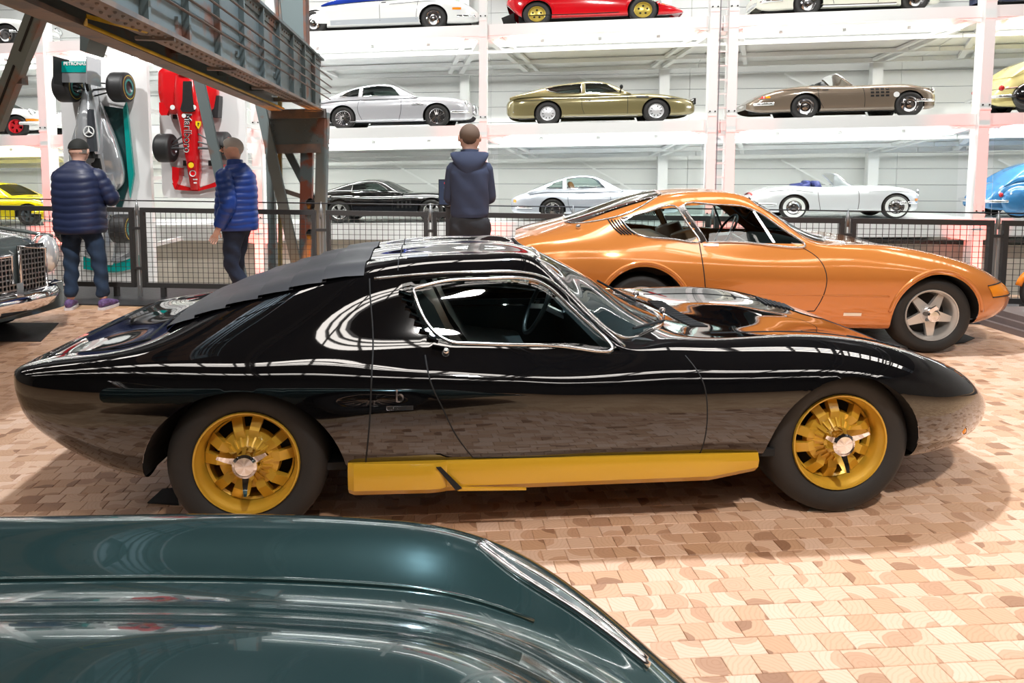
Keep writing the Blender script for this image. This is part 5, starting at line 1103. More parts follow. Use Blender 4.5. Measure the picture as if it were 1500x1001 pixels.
cbar((436, 395), (420, 470), .13, .06, GST, 'strut', -.1); cbar((286, 92), (362, 440), .12, .05, GDK, 'strut', -1.1, -.6)
for k in (345, 300): 
    b = MB(); b.lathe([(0, -.05), (.05, -.04), (.06, .04), (.03, .08)], C(455, k, -.15)-cb, (0, -.4, 1), 12); b.build('lamp_head', DARK, co, True)
up = thing('steel_post', 'upright grey and rusty steel post standing on the girder', 'post', atY(430, 74, 9.0))
b = MB(); b.bar((0, 0, 0), (.0, 0, 1.9), .34, .06, (0, 1, 0)); b.build('web', GST, up); 
for s in (-1, 1): b = MB(); b.bar((s*.17, 0, 0), (s*.17, 0, 1.9), .03, .2, (0, 1, 0)); b.build('flange', rustmat('post_rust', (.20, .09, .06), (.11, .12, .13), 3, .5), up)
b = MB(); b.bar((-.12, -.05, 0), (-.25, -.05, 1.3), .07, .03, (0, 1, 0)); b.build('brace', GRU, up)
# orange uplight at the column foot, below the floor edge
lamp('column_foot_uplight', 'SPOT', C(426, 505, -.22), 420, (1, .32, .03), aim=C(432, 200, .12), spot=.75, blend=.7, radius=.05)
# ================================================================ visitors
def skin(name, nodes, edges, m, parent, sub=2, fn=None):
    keys = list(nodes); idx = {k: i for i, k in enumerate(keys)}
    me = bpy.data.meshes.new(name); me.from_pydata([nodes[k][0] for k in keys], [(idx[a], idx[b]) for a, b in edges], []); me.update()
    o = bpy.data.objects.new(name, me); COL.objects.link(o); o.modifiers.new('s', 'SKIN'); sv = me.skin_vertices[0].data
    for i, k in enumerate(keys):
        r = nodes[k][1]; sv[i].radius = (r, r) if not isinstance(r, tuple) else r; sv[i].use_root = (i == 0)
    mm = o.modifiers.new('u', 'SUBSURF'); mm.levels = sub; mm.render_levels = sub; bpy.context.view_layer.update()
    me2 = bpy.data.meshes.new_from_object(o.evaluated_get(bpy.context.evaluated_depsgraph_get())); bpy.data.objects.remove(o); bpy.data.meshes.remove(me)
    me2.name = name; me2.materials.clear(); me2.materials.append(m)
    if fn:
        for v in me2.vertices: v.co = fn(v.co)
    me2.polygons.foreach_set('use_smooth', [True]*len(me2.polygons))
    o = bpy.data.objects.new(name, me2); COL.objects.link(o); o.parent = parent; return o
def quilt(name, path, m, parent, pitch=.075, amp=.10, n=36, seg=70, p=2.6):
    """padded garment piece: rings along a path of (centre, rx, ry); ry is the depth; pitch 0 for plain cloth"""
    C0 = np.array([list(c)+[a, b] for c, a, b in path], float); t = np.concatenate([[0], np.cumsum(np.linalg.norm(np.diff(C0[:, :3], axis=0), axis=1))])
    q = np.linspace(0, t[-1], seg); S = np.stack([np.interp(q, t, C0[:, k]) for k in range(5)], 1)
    for k in range(5):
        S[1:-1, k] = (S[:-2, k]+2*S[1:-1, k]+S[2:, k])/4
    V = []; u = None
    for i in range(seg):
        d = Vector(S[min(i+1, seg-1), :3]-S[max(i-1, 0), :3]).normalized()
        if u is None: u = Vector((1, 0, 0))
        u = (u-d*u.dot(d)).normalized(); w = d.cross(u).normalized()
        for k in range(n):
            a = 2*pi*k/n; ca, sa = math.cos(a), math.sin(a); rr = (abs(ca)**p+abs(sa)**p)**(-1/p)
            ph = q[i]/pitch+.10*math.sin(3*a)+.06*math.sin(7*a+i*.05) if pitch else 0
            g = 1+(amp*(abs(math.sin(pi*ph))**.6-.55) if pitch else .035*math.sin(5*a+q[i]*22)*math.sin(q[i]*9+a))
            f = g if pitch == 0 else 1+(g-1)*min(1, .055/max(S[i, 3], .02)*1.5)
            V.append(Vector(S[i, :3])+(u*ca*S[i, 3]+w*sa*S[i, 4])*rr*f)
    Fc = [(i*n+k, i*n+(k+1) % n, (i+1)*n+(k+1) % n, (i+1)*n+k) for i in range(seg-1) for k in range(n)]+[tuple(range(n))[::-1], tuple(range((seg-1)*n, seg*n))]
    return mesh(name, V, Fc, m, parent, True, 70)
SKIN = mat('skin', (.70, .42, .32), .5, var=.06, vscale=25)
def hand(nodes, edges, wrist, d, side, up=(0, 0, 1)):
    """five separate slightly curled fingers and a palm added to a skeleton"""
    d = Vector(d).normalized(); sd = d.cross(Vector(up)).normalized()*side; nrm = sd.cross(d).normalized(); w = Vector(wrist); k0 = 'w%d' % side
    nodes['pm%d' % side] = (tuple(w+d*.05), (.030, .016)); edges.append((k0, 'pm%d' % side))
    for j, (off, L) in enumerate(((-.030, .066), (-.010, .075), (.010, .070), (.029, .055))):
        a = w+d*.088+sd*off; b = a+d*L*.5+nrm*.008; c = b+d*L*.35+nrm*.028
        for q, (pt, r) in enumerate(((a, .0098), (b, .0090), (c, .0078))): nodes['f%d_%d_%d' % (side, j, q)] = (tuple(pt), r)
        edges += [('pm%d' % side, 'f%d_%d_0' % (side, j)), ('f%d_%d_0' % (side, j), 'f%d_%d_1' % (side, j)), ('f%d_%d_1' % (side, j), 'f%d_%d_2' % (side, j))]
    a = w+d*.035-sd*.036; b = a+d*.035-sd*.018+nrm*.012
    nodes['t%da' % side] = (tuple(a), .012); nodes['t%db' % side] = (tuple(b), .0095); edges += [('pm%d' % side, 't%da' % side), ('t%da' % side, 't%db' % side)]
def person(label, loc, rz, H, arms, legs, spec, headturn=(0, 0)):
    k = H/1.75
    t = thing('person', label, 'person', loc, rz, 'museum visitors'); t.scale = (k, k, k)
    hx, hy = headturn; hd = Vector((hx, hy, 0))
    N = {'pel': ((0, 0, .90), .075), 'bel': ((0, .0, 1.08), .08), 'che': ((0, -.01, 1.28), .085), 'nk': ((0, -.005, 1.45), .058), 'nk2': (tuple(Vector((0, .015, 1.52))+hd*.02), .054),
         'h1': (tuple(Vector((0, .02, 1.575))+hd*.04), (.090, .100)), 'h2': (tuple(Vector((0, .015, 1.64))+hd*.04), (.100, .124)), 'h3': (tuple(Vector((0, .0, 1.69))+hd*.03), (.078, .096))}
    E_ = [('pel', 'bel'), ('bel', 'che'), ('che', 'nk'), ('nk', 'nk2'), ('nk2', 'h1'), ('h1', 'h2'), ('h2', 'h3')]
    for s, (sh, el, wr) in arms.items():
        N['s%d' % s] = (tuple(Vector(sh)-Vector((0, 0, .03))), .04); N['e%d' % s] = (el, .042); N['w%d' % s] = (wr, .029); E_ += [('che', 's%d' % s), ('s%d' % s, 'e%d' % s), ('e%d' % s, 'w%d' % s)]
        dv = Vector(wr)-Vector(el); hand(N, E_, wr, dv, s, (0, 0, 1) if abs(dv.normalized().z) < .8 else (0, 1, 0))
    for s, (hp, kn, an) in legs.items():
        N['l%d' % s] = (hp, .085); N['k%d' % s] = (kn, .055); N['a%d' % s] = (an, .04); E_ += [('pel', 'l%d' % s), ('l%d' % s, 'k%d' % s), ('k%d' % s, 'a%d' % s)]
    skin('body', N, E_, SKIN, t, 2)
    # face: ears, nose, brow, mouth line on the head
    c = Vector((0, .02, 1.62))+hd*.04; fdir = spec.get('face', Vector((0, 1, 0))).normalized(); sd = Vector((fdir.y, -fdir.x, 0))
    b = MB()
    for s in (-1, 1): b.sphere(c+sd*s*.078-fdir*.008, .03, 10, 8, (.45+.4*abs(sd.y), .45+.4*abs(sd.x), 1.05))
    b.build('ears', SKIN, t, True) if 0 else None
    for s in (-1, 1):
        q = MB(); q.sphere(c+sd*s*.087-fdir*.008, .03, 10, 8, (.4 if abs(sd.x) > .7 else .8, .4 if abs(sd.y) > .7 else .8, 1.05)); q.build('ear', SKIN, t, True)
        q = MB(); q.sphere(c+sd*s*.03+fdir*.083+Vector((0, 0, .022)), .012, 8, 6); q.build('eye', mat('eye', (.05, .04, .04), .2), t, True)
    q = MB(); q.tube([c+fdir*.086+Vector((0, 0, .025)), c+fdir*.112-Vector((0, 0, .012)), c+fdir*.088-Vector((0, 0, .022))], [.008, .015, .010], 8); q.build('nose', SKIN, t, True)
    q = MB(); q.tube([c+fdir*.083+sd*s*.024-Vector((0, 0, .05)) for s in (-1, 0, 1)], .006, 6); q.build('mouth', mat('lips', (.42, .16, .13), .5), t, True)
    # trousers
    TN = {'p': ((0, 0, .93), spec.get('hips', (.175, .14))), 'wa': ((0, 0, 1.03), spec.get('hips', (.175, .14)))}; TE = [('p', 'wa')]
    for s, (hp, kn, an) in legs.items():
        hp, kn, an = Vector(hp), Vector(kn), Vector(an)
        TN.update({'h%d' % s: (tuple(hp+Vector((0, 0, -.04))), .105), 'm%d' % s: (tuple((hp+kn)/2), .092), 'k%d' % s: (tuple(kn), .076), 'c%d' % s: (tuple((kn+an)/2), .070), 'a%d' % s: (tuple(an+Vector((0, 0, .02))), .066)})
        TE += [('p', 'h%d' % s), ('h%d' % s, 'm%d' % s), ('m%d' % s, 'k%d' % s), ('k%d' % s, 'c%d' % s), ('c%d' % s, 'a%d' % s)]
    skin('trousers', TN, TE, spec['trousers'], t, 2, lambda v: v+Vector((.006*math.sin(v.z*38+v.y*20), .008*math.sin(v.z*46+v.x*30), 0)))
    for s, (hp, kn, an) in legs.items():
        an = Vector(an); q = MB(); P = an+Vector((0, -.05, -an.z))
        rings = [(-.055, .028, .055), (-.04, .038, .085), (.02, .042, .095), (.09, .045, .075), (.15, .043, .058), (.20, .034, .045), (.225, .012, .03)]
        fd = spec.get('toe', {}).get(s, 0); R = Matrix.Rotation(fd, 3, 'Z'); V = []
        for yy, w, h in rings: V += [P+R@Vector((w*math.cos(a), yy+.04, max(0.022, .022+h*(.5+.5*math.sin(a))))) for a in np.linspace(0, 2*pi, 14)[:-1]]
        n = 13; sh = mesh('shoe', V, [(i*n+j, i*n+(j+1) % n, (i+1)*n+(j+1) % n, (i+1)*n+j) for i in range(6) for j in range(n)]+[tuple(range(n))[::-1], tuple(range(6*n, 7*n))], spec['shoes'], t, True)
        V = []
        for yy, w, h in rings: V += [P+R@Vector((sx*(w+.004), yy+.04, z)) for sx, z in ((-1, 0), (1, 0), (1, .028), (-1, .028))]
        mesh('sole', V, [(i*4+j, i*4+(j+1) % 4, (i+1)*4+(j+1) % 4, (i+1)*4+j) for i in range(6) for j in range(4)]+[(3, 2, 1, 0), (24, 25, 26, 27)], spec['sole'], sh, False)
    tj = spec['torso']; j = quilt(spec['top'], tj, spec['cloth'], t, spec.get('pitch', .075), .11)
    for s, (sh, el, wr) in arms.items():
        sh, el, wr = Vector(sh), Vector(el), Vector(wr); r = spec.get('sleeve', .075)
        quilt('sleeve', [(tuple(sh+(Vector((0, 0, 1.34))-sh)*.45), r*.7, r*.7), (tuple(sh+Vector((0, 0, -.012))), r*.98, r*.98), (tuple((sh+el)/2), r*1.0, r*1.0), (tuple(el), r*.95, r*.95), (tuple((el+wr)/2), r*.85, r*.85), (tuple(wr+(el-wr)*.08), r*.66, r*.66)], spec['cloth'], j, spec.get('pitch', .075), .14, 20, 50, 2)
    quilt('collar', [((0, -.005, 1.44), .085, .085), ((0, 0, 1.475), .078, .08), ((0, .005, 1.52), .072, .076)], spec['cloth'], j, 0, 0, 20, 10, 2)
    # hair or cap follows the skull
    q = MB(); hc = Vector((0, .008, 1.638))+hd*.04
    if spec.get('cap'):
        V = []
        for i in range(9):
            a = i/8*pi/2
            V += [hc+Vector((.094*math.cos(a)*math.cos(b_), .112*math.cos(a)*math.sin(b_), .005+.108*math.sin(a))) for b_ in np.linspace(0, 2*pi, 25)[:-1]]
        cp = mesh('cap', V, [(i*24+j, i*24+(j+1) % 24, (i+1)*24+(j+1) % 24, (i+1)*24+j) for i in range(8) for j in range(24)], spec['cap'], t)
        q.prism([hc+Vector((.06*math.cos(b_), .09+.09*math.sin(b_), .01)) for b_ in np.linspace(0, pi, 10)], (0, 0, 0), (0, 0, .01)); q.build('cap_peak', spec['cap'], cp)
        q = MB(); q.lathe([(.09, -.04), (.094, .0)], hc, (0, 0, 1), 24); q.build('hair_edge', mat('grey_hair', (.16, .145, .13), .8), cp)
    else:
        V = []; f2 = fdir
        for i in range(11):
            a = -1.05+i/10*(pi/2+1.05)
            for b_ in np.linspace(0, 2*pi, 29)[:-1]:
                dv = Vector((math.cos(b_), math.sin(b_), 0)); front = max(0, dv.dot(f2)); aa = max(a, -1.05+front*1.95+.45*abs(dv.x)*(1 if abs(f2.x) < .7 else 0))
                V.append(hc+Vector((.0875*math.cos(aa)*dv.x, .110*math.cos(aa)*dv.y, .004+.098*math.sin(aa))))
        if abs(fdir.x) > .7: V = [hc+Vector(((v-hc).x*1.22, (v-hc).y*.84, (v-hc).z)) for v in V]
        mesh('hair', V, [(i*28+j, i*28+(j+1) % 28, (i+1)*28+(j+1) % 28, (i+1)*28+j) for i in range(10) for j in range(28)], spec['hair'], t)
    if spec.get('glasses'):
        q = MB()
        for s in (-1, 1):
            q.tube([c+fdir*.105+sd*(s*.032+.024*math.cos(a))+Vector((0, 0, .022+.018*math.sin(a))) for a in np.linspace(0, 2*pi, 15)[:-1]], .003, 6, closed=True); q.tube([c+fdir*.10+sd*s*.056+Vector((0, 0, .028)), c+sd*s*.084+Vector((0, 0, .03))], .003, 6)
        q.build('glasses', DARK, t)
    return t, j
NAVY = mat('navy_quilt', (.012, .020, .06), .45, var=.12, vscale=8); BLUE = mat('blue_quilt', (.010, .045, .24), .38, var=.12, vscale=8); HOOD = mat('slate_jersey', (.035, .045, .085), .85, bump=.1, bscale=200)
JEAN = mat('blue_jeans', (.012, .030, .065), .8, var=.25, vscale=14, bump=.1); JEAN2 = mat('dark_jeans', (.009, .016, .038), .8, var=.2, vscale=14); CHAR = mat('charcoal_trousers', (.022, .022, .026), .8, var=.15, vscale=14)
PURP = mat('purple_shoe', (.13, .075, .21), .6, var=.5, vscale=40); SOLE = mat('white_sole', (.75, .72, .74), .6)
x1 = atZ(137, 446, 0)
person('man in padded navy jacket, jeans and black cap seen from behind at the fence', (x1.x+.05, 7.42, 0), .05, 1.83,
       {-1: ((-.175, 0, 1.39), (-.215, .06, 1.12), (-.16, .32, 1.12)), 1: ((.175, .0, 1.39), (.29, .05, 1.15), (.17, .32, 1.10))},
       {-1: ((-.10, 0, .86), (-.115, .01, .48), (-.13, -.01, .09)), 1: ((.10, 0, .86), (.16, .02, .48), (.20, -.01, .09))},
       dict(top='padded_jacket', cloth=NAVY, trousers=JEAN, shoes=PURP, sole=SOLE, cap=mat('black_cap', (.010, .012, .011), .8), sleeve=.084, toe={-1: .25, 1: -.15},
            torso=[((0, 0, .79), .225, .19), ((0, 0, .84), .24, .205), ((0, 0, 1.0), .238, .20), ((0, -.01, 1.2), .235, .20), ((0, -.015, 1.34), .225, .185), ((0, -.01, 1.42), .185, .15), ((0, -.005, 1.475), .125, .11), ((0, 0, 1.50), .085, .085)]), (0, .6))
p2, j2 = person('man with glasses and grey cropped hair in a bright blue padded jacket', (atY(349, 400, 7.15).x, 7.15, 0), .30, 1.84,
       {-1: ((-.10, -.19, 1.38), (-.06, -.25, 1.10), (-.16, -.22, .87)), 1: ((.02, .20, 1.38), (.12, .26, 1.10), (-.03, .26, .90))},
       {-1: ((-.03, -.08, .86), (-.06, -.09, .49), (.16, -.10, .11)), 1: ((.03, .09, .86), (-.02, .10, .48), (.02, .09, .09))},
       dict(top='padded_jacket', cloth=BLUE, trousers=JEAN2, shoes=DARK, sole=DARK, hair=mat('grey_crop', (.46, .43, .40), .8), glasses=1, sleeve=.078, pitch=.062, face=Vector((-1, .15, 0)), toe={-1: 1.4, 1: 1.4},
            torso=[((-.0, 0, .84), .195, .20), ((0, 0, .90), .205, .21), ((.0, 0, 1.05), .20, .205), ((.01, 0, 1.22), .195, .20), ((.01, 0, 1.36), .18, .19), ((.005, 0, 1.45), .12, .14), ((0, 0, 1.48), .09, .09)]), (-.5, 0))
p3, j3 = person('man in slate hooded top and charcoal trousers seen from behind', (atY(688, 330, 6.4).x, 6.4, 0), 0, 1.93,
       {-1: ((-.135, -.02, 1.385), (-.165, .03, 1.12), (-.03, .17, 1.10)), 1: ((.135, -.02, 1.385), (.165, .03, 1.12), (.03, .18, 1.14))},
       {-1: ((-.085, 0, .87), (-.10, .0, .48), (-.11, -.01, .09)), 1: ((.085, 0, .87), (.10, 0, .48), (.11, -.01, .09))},
       dict(top='hooded_top', cloth=HOOD, trousers=CHAR, shoes=DARK, sole=DARK, hair=mat('brown_crop', (.12, .075, .05), .85), sleeve=.058, pitch=0, hips=(.185, .14),
            torso=[((0, 0, .965), .148, .122), ((0, 0, .99), .158, .128), ((0, 0, 1.05), .158, .128), ((0, -.01, 1.2), .160, .13), ((0, -.015, 1.33), .168, .125), ((0, -.01, 1.41), .145, .105), ((0, -.005, 1.46), .095, .085), ((0, 0, 1.485), .07, .07)]), (0, .5))
V = []
for i in range(10):
    u_ = i/9
    for k in range(24):
        a = pi+pi*k/23; r = .125+.035*math.sin(pi*u_); V.append((r*math.cos(a)*(1.05-.12*u_), -.045+.105*math.sin(a)*(.7+.3*math.sin(pi*u_)), 1.505-.19*u_*abs(math.sin(a))**1.1-.035*u_))
mesh('hood', V, [(i*24+k, i*24+k+1, (i+1)*24+k+1, (i+1)*24+k) for i in range(9) for k in range(23)], HOOD, j3)

# ================================================================ information screen beside the hooded man
ms = thing('info_screen', 'black touch screen on a slim stand beside the man in the hooded top', 'screen', (atY(656, 330, 7.2).x, 7.2, 0))
MB().box((0, .06, .56), (.05, .05, 1.12)).build('stand', FRAME, ms); MB().box((0, .06, .01), (.3, .3, .02)).build('base', FRAME, ms)
zc = atY(656, 282, 7.2).z; h_ = MB().box((0, .02, zc), (.19, .03, .27)).build('housing', DARK, ms)
MB().box((0, .003, zc), (.175, .004, .25)).build('display', mat('screen_glow', (.02, .025, .04), .15, emit=.25, ecol=(.06, .08, .14)), h_)
RS = mat('screen_red', (.7, .02, .03), .3, emit=.8, ecol=(.8, .05, .05)); MB().box((-.02, -.001, zc+.095), (.03, .003, .018)).build('screen_mark', RS, h_)
for k in range(4): MB().box((.02, -.001, zc+.045-.042*k), (.12, .003, .024)).build('screen_row', mat('screen_row', (.05, .06, .09), .3, emit=.3, ecol=(.08, .1, .16)), h_)

# ================================================================ orange motorcycle on a stepped plinth
pc = Vector((5.80, 6.45, 0)); pth = thing('display_plinth', 'stepped brown plinth under the orange motorcycle', 'plinth', pc)
PLM = mat('plinth_brown', (.16, .115, .10), .5, var=.1, vscale=6)
for k in range(3): MB().box((.0, 0, .0275+.055*k), (1.85-.1*k, .8-.12*k, .055)).build('step', PLM, pth)
mc = thing('motorcycle', 'orange motorcycle with chrome engine on a stepped plinth', 'motorcycle', pc+Vector((-.14, 0, .165))); mc.scale = (.62, .62, .62)
MOR = paint('motoorange', (.80, .22, .01), .15)
for x in (-.62, .75):
    b = MB(); b.lathe([(.24, -.05), (.30, -.045), (.32, 0), (.30, .045), (.24, .05)], (x, 0, .32), (0, 1, 0), 32); w = b.build('tyre', TYRE, mc, True)
    b = MB(); b.lathe([(.245, -.035), (.225, -.03), (.225, .03), (.245, .035)], (x, 0, .32), (0, 1, 0), 32)
    for k in range(14): a = 2*pi*k/14; b.bar((x, .02*(-1)**k, .32), (x+.23*math.cos(a), 0, .32+.23*math.sin(a)), .005, .005, (0, 1, 0))
    b.build('rim', CHROME, w, False, 40)
    b = MB(); b.tube([(x+.36*math.cos(a), 0, .32+.36*math.sin(a)) for a in np.linspace(.3, 2.9, 14)], .045, 8); b.build('mudguard', MOR, mc, True)
b = MB(); b.sphere((.25, 0, .66), .2, 20, 12, (1.35, .6, .62)); b.build('tank', MOR, mc, True)
b = MB(); b.sphere((-.22, 0, .60), .2, 16, 10, (1.3, .6, .3)); b.build('saddle', LEATHER, mc, True)
b = MB(); b.box((.08, 0, .30), (.34, .26, .26)); [b.cyl((.08, 0, .42+.025*k), (.08, 0, .432+.025*k), .13, 18) for k in range(6)]; b.build('engine', CHROME, mc)
b = MB(); b.tube([(.2, -.14, .40), (.25, -.17, .22), (0, -.17, .17), (-.75, -.17, .22)], [.025, .025, .03, .045], 10); b.build('exhaust', CHROME, mc, True)
b = MB(); b.tube([(-.62, 0, .32), (-.1, 0, .20), (.3, 0, .22), (.48, 0, .72), (-.05, 0, .62), (-.62, 0, .32)], .02, 8); b.build('frame', MOR, mc, True)
for s in (-1, 1):
    b = MB(); b.tube([(.75, s*.07, .32), (.5, s*.07, .85)], .022, 8); b.build('fork', CHROME, mc, True)
b = MB(); b.tube([(.38, -.33, .92), (.48, -.15, .93), (.5, 0, .88), (.48, .15, .93), (.38, .33, .92)], .014, 8); b.build('handlebar', CHROME, mc, True)
lampdisc(mc, .60, 0, .80, .09, LAMPG, (1, 0, 0)); b = MB(); b.box((-.72, -.02, .62), (.26, .14, .06), R=Matrix.Rotation(-.5, 3, 'Y')); b.build('tail_fairing', MOR, mc)

# ================================================================ mats and plates under wheels
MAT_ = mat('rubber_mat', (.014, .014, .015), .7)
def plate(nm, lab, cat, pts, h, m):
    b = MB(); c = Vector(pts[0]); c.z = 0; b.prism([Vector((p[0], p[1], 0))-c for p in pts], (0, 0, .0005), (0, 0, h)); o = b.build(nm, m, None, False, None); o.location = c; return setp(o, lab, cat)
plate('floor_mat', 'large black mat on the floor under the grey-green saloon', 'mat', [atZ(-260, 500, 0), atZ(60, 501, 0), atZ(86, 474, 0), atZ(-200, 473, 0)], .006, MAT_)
plate('tyre_plate', 'small black plate behind the rear gold wheel', 'plate', [atZ(216, 738, 0), atZ(262, 741, 0), atZ(258, 716, 0), atZ(238, 718, 0)], .006, MAT_)
plate('tyre_plate', 'thin pale plate under the front gold wheel of the black coupe', 'plate', [atZ(1182, 751, 0), atZ(1252, 748, 0), atZ(1250, 741, 0), atZ(1190, 742, 0)], .004, mat('pale_plate', (.55, .46, .36), .6))
plate('tyre_plate', 'black plate under the front wheel of the orange coupe', 'plate', [atZ(1330, 512, 0), atZ(1412, 503, 0), atZ(1428, 496, 0), atZ(1400, 486, 0), atZ(1330, 486, 0)], .006, MAT_)
# ================================================================ two racing cars mounted nose-down on white boards
BOARD = mat('mount_board', (.82, .82, .82), .5); TEAL = paint('teal', (.0, .30, .27), .15); SILV = paint('racesilver', (.60, .63, .66), .12, .6); RACE = paint('racered', (.70, .010, .015), .14)
YB = 16.6; SLICK = mat('slick_tyre', (.02, .02, .021), .5)
def mounting(px0, py0, px1, py1, label, dep=.14):
    A, B = atY(px0, py1, YB), atY(px1, py0, YB); c = Vector(((A.x+B.x)/2, YB, A.z)); w, h = B.x-A.x, B.z-A.z
    t = thing('mounting_board', label, 'board', c); r = .16; P = []
    for cx, cz, a0 in ((w/2-r, h-r, 0), (-w/2+r, h-r, pi/2), (-w/2+r, r, pi), (w/2-r, r, 1.5*pi)): P += [(cx+r*math.cos(a0+k*pi/12), 0, cz+r*math.sin(a0+k*pi/12)) for k in range(7)]
    b = MB(); b.prism(P, (0, 0, 0), (0, dep, 0)); b.build('panel', BOARD, t)
    for s in (-1, 1):
        for z in (.2, .5, .8): MB().box((s*w*.3, dep+1.2, h*z), (.10, 2.4, .10)).build('wall_bracket', SHW, t)
    return c
class RC:
    def __init__(s, name, label, px, py): s.o = atY(px, py, YB); s.t = thing(name, label, 'race car', s.o)
    def p(s, px, py, h=0): v = atY(px, py, YB-h); return v-s.o
    def loft(s, nm, st, m, n=20, y0=.02, sq=2.4, parent=None):
        """st: (py, centre px, half width px, height)"""
        V = []; pys = np.linspace(st[0][0], st[-1][0], 40); A = np.array(st, float)
        I = [np.interp(pys, A[:, 0], A[:, k]) for k in (1, 2, 3)]
        for k in range(3): 
            for _ in range(2): I[k][1:-1] = (I[k][:-2]+2*I[k][1:-1]+I[k][2:])/4
        for q, xc, w, h in zip(pys, *I):
            for a in np.linspace(0, 2*pi, n+1)[:-1]:
                ca, sa = math.cos(a), math.sin(a); rr = (abs(ca)**sq+abs(sa)**sq)**(-1/sq); c = s.p(xc, q, y0+h*.6); e = s.p(xc+w, q, y0+h*.6)
                V.append((c.x+(e.x-c.x)*ca*rr, -y0-h/2-h/2*sa*rr, c.z))
        Fc = [(i*n+k, i*n+(k+1) % n, (i+1)*n+(k+1) % n, (i+1)*n+k) for i in range(39) for k in range(n)]+[tuple(range(n))[::-1], tuple(range(39*n, 40*n))]
        return mesh(nm, V, Fc, m, parent or s.t, True, 60)
    def slab(s, nm, pts, h0, h1, m, parent=None):
        b = MB(); b.prism([Vector((s.p(x, y, h1).x, 0, s.p(x, y, h1).z)) for x, y in pts], (0, -h0, 0), (0, -h1, 0)); return b.build(nm, m, parent or s.t)
    def tyre(s, px, py, h, w=.36, r=.33, ring=None, face=1):
        c = s.p(px, py, h); c = Vector((c.x, -h, c.z)); b = MB()
        b.lathe([(r*.55, -w/2), (r*.9, -w/2), (r*.985, -w/2+.03), (r, -w/2+.07), (r, w/2-.07), (r*.985, w/2-.03), (r*.9, w/2), (r*.55, w/2)], c, (1, 0, 0), 36); t = b.build('tyre', SLICK, s.t, True)
        q = MB(); q.lathe([(r*.55, w/2), (r*.5, w/2-.05), (r*.2, w/2-.08), (0, w/2-.06)], c, (1, 0, 0), 24); q.build('rim', mat('race_rim', (.16, .16, .17), .35, .7), t, True); q = MB(); q.lathe([(r*.55, -w/2), (r*.5, -w/2+.05), (0, -w/2+.06)], c, (1, 0, 0), 24); q.build('rim', mat('race_rim', (.16, .16, .17), .35, .7), t, True)
        if ring:
            for m, r0, r1 in ring:
                for sg in (-1, 1): q = MB(); q.lathe([(r*r0, sg*(w/2+.003)), (r*r1, sg*(w/2+.003))], c, (1, 0, 0), 36); q.build('tyre_marking', m, t)
        return c
    def arm(s, a, b, ha, hb, r, m=None, nm='wishbone'):
        A, B = s.p(*a, ha), s.p(*b, hb); q = MB(); q.tube([(A.x, -ha, A.z), (B.x, -hb, B.z)], r, 6); q.build(nm, m or DARK, s.t)
def flat(M, x, y, z, rot=0): return Matrix.Translation((x, y, z)) @ Matrix.Rotation(pi/2, 4, 'X') @ Matrix.Rotation(rot, 4, 'Z')
mounting(103, 86, 214, 432, 'tall white board with rounded corners carrying the silver race car')
A1 = RC('race_car', 'silver and teal open-wheel race car mounted nose-down on a white board', 150, 400)
YELM = mat('tyre_yellow', (.75, .55, .02), .5); GRNM = mat('rim_green', (.02, .25, .22), .5); rg = [(YELM, .76, .80), (GRNM, .42, .56)]
A1.slab('floor', [(118, 150), (112, 245), (128, 305), (178, 305), (192, 255), (186, 160)], .02, .06, mat('dark_teal_floor', (.008, .05, .05), .35))
A1.slab('sidepod_edge', [(184, 150), (186, 160), (196, 255), (190, 290), (187, 255), (180, 160)], .05, .12, TEAL)
A1.loft('sidepods', [(150, 136, 12, .22), (175, 136, 22, .30), (205, 137, 32, .36), (235, 139, 39, .36), (255, 141, 41, .32), (270, 143, 38, .24), (280, 145, 26, .14)], SILV, sq=3.2)
eb = A1.loft('engine_cover', [(112, 131, 5, .40), (140, 131, 9, .52), (168, 130, 14, .66), (195, 130, 17, .72), (215, 131, 18, .70), (226, 132, 16, .66)], SILV)
A1.slab('airbox', [(126, 222), (136, 222), (137, 232), (127, 232)], .3, .66, DARK)
A1.loft('cockpit', [(224, 136, 18, .50), (240, 138, 19, .46), (262, 142, 17, .42)], SILV); A1.slab('cockpit_opening', [(132, 232), (145, 232), (148, 255), (136, 255)], .40, .48, DARK)
A1.loft('nose', [(255, 151, 17, .42), (285, 155, 13, .38), (320, 159, 10, .32), (355, 161, 8, .26), (388, 162, 5, .16)], SILV)
A1.slab('spine_stripe', [(128, 160), (133, 160), (139, 222), (127, 222)], .62, .742, mat('dark_stripe', (.05, .055, .065), .3))
for (x, y, h, f) in ((99, 128, .42, 1), (177, 128, .42, 1), (103, 335, .40, 1), (180, 335, .40, 1)): A1.tyre(x, y, h, .38, .34, rg)
for s_, X in ((-1, 103), (1, 172)):
    for dy in (-9, 2, 12): A1.arm((134, 130+dy), (X, 127+dy*.4), .35, .42, .018); A1.arm((158, 322+dy), (X+4, 334+dy*.4), .3, .4, .015)
    A1.arm((134, 132), (X, 130), .33, .40, .03, SILV)
w_ = A1.slab('rear_wing', [(88, 92), (131, 92), (133, 121), (91, 121)], .78, .82, SILV)
A1.slab('wing_flap', [(88, 90), (131, 90), (132, 106), (89, 106)], .82, .835, TEAL, w_)
b = MB()
for px in (85, 133):
    P = [A1.p(px, q, .95) for q in (84, 84, 124, 124)]; b = MB(); b.prism([(P[0].x, -.55, P[0].z), (P[1].x, -1.12, P[1].z), (P[2].x, -1.12, P[2].z), (P[3].x, -.55, P[3].z)], (-.01, 0, 0), (.01, 0, 0)); b.build('endplate', SILV if px > 100 else DARK, w_)
c = A1.p(109.5, 93.5, .84); textmesh('wing_lettering', 'PETRONAS', .10, WHITE, w_, flat(0, c.x, -.845, c.z), .002, True)
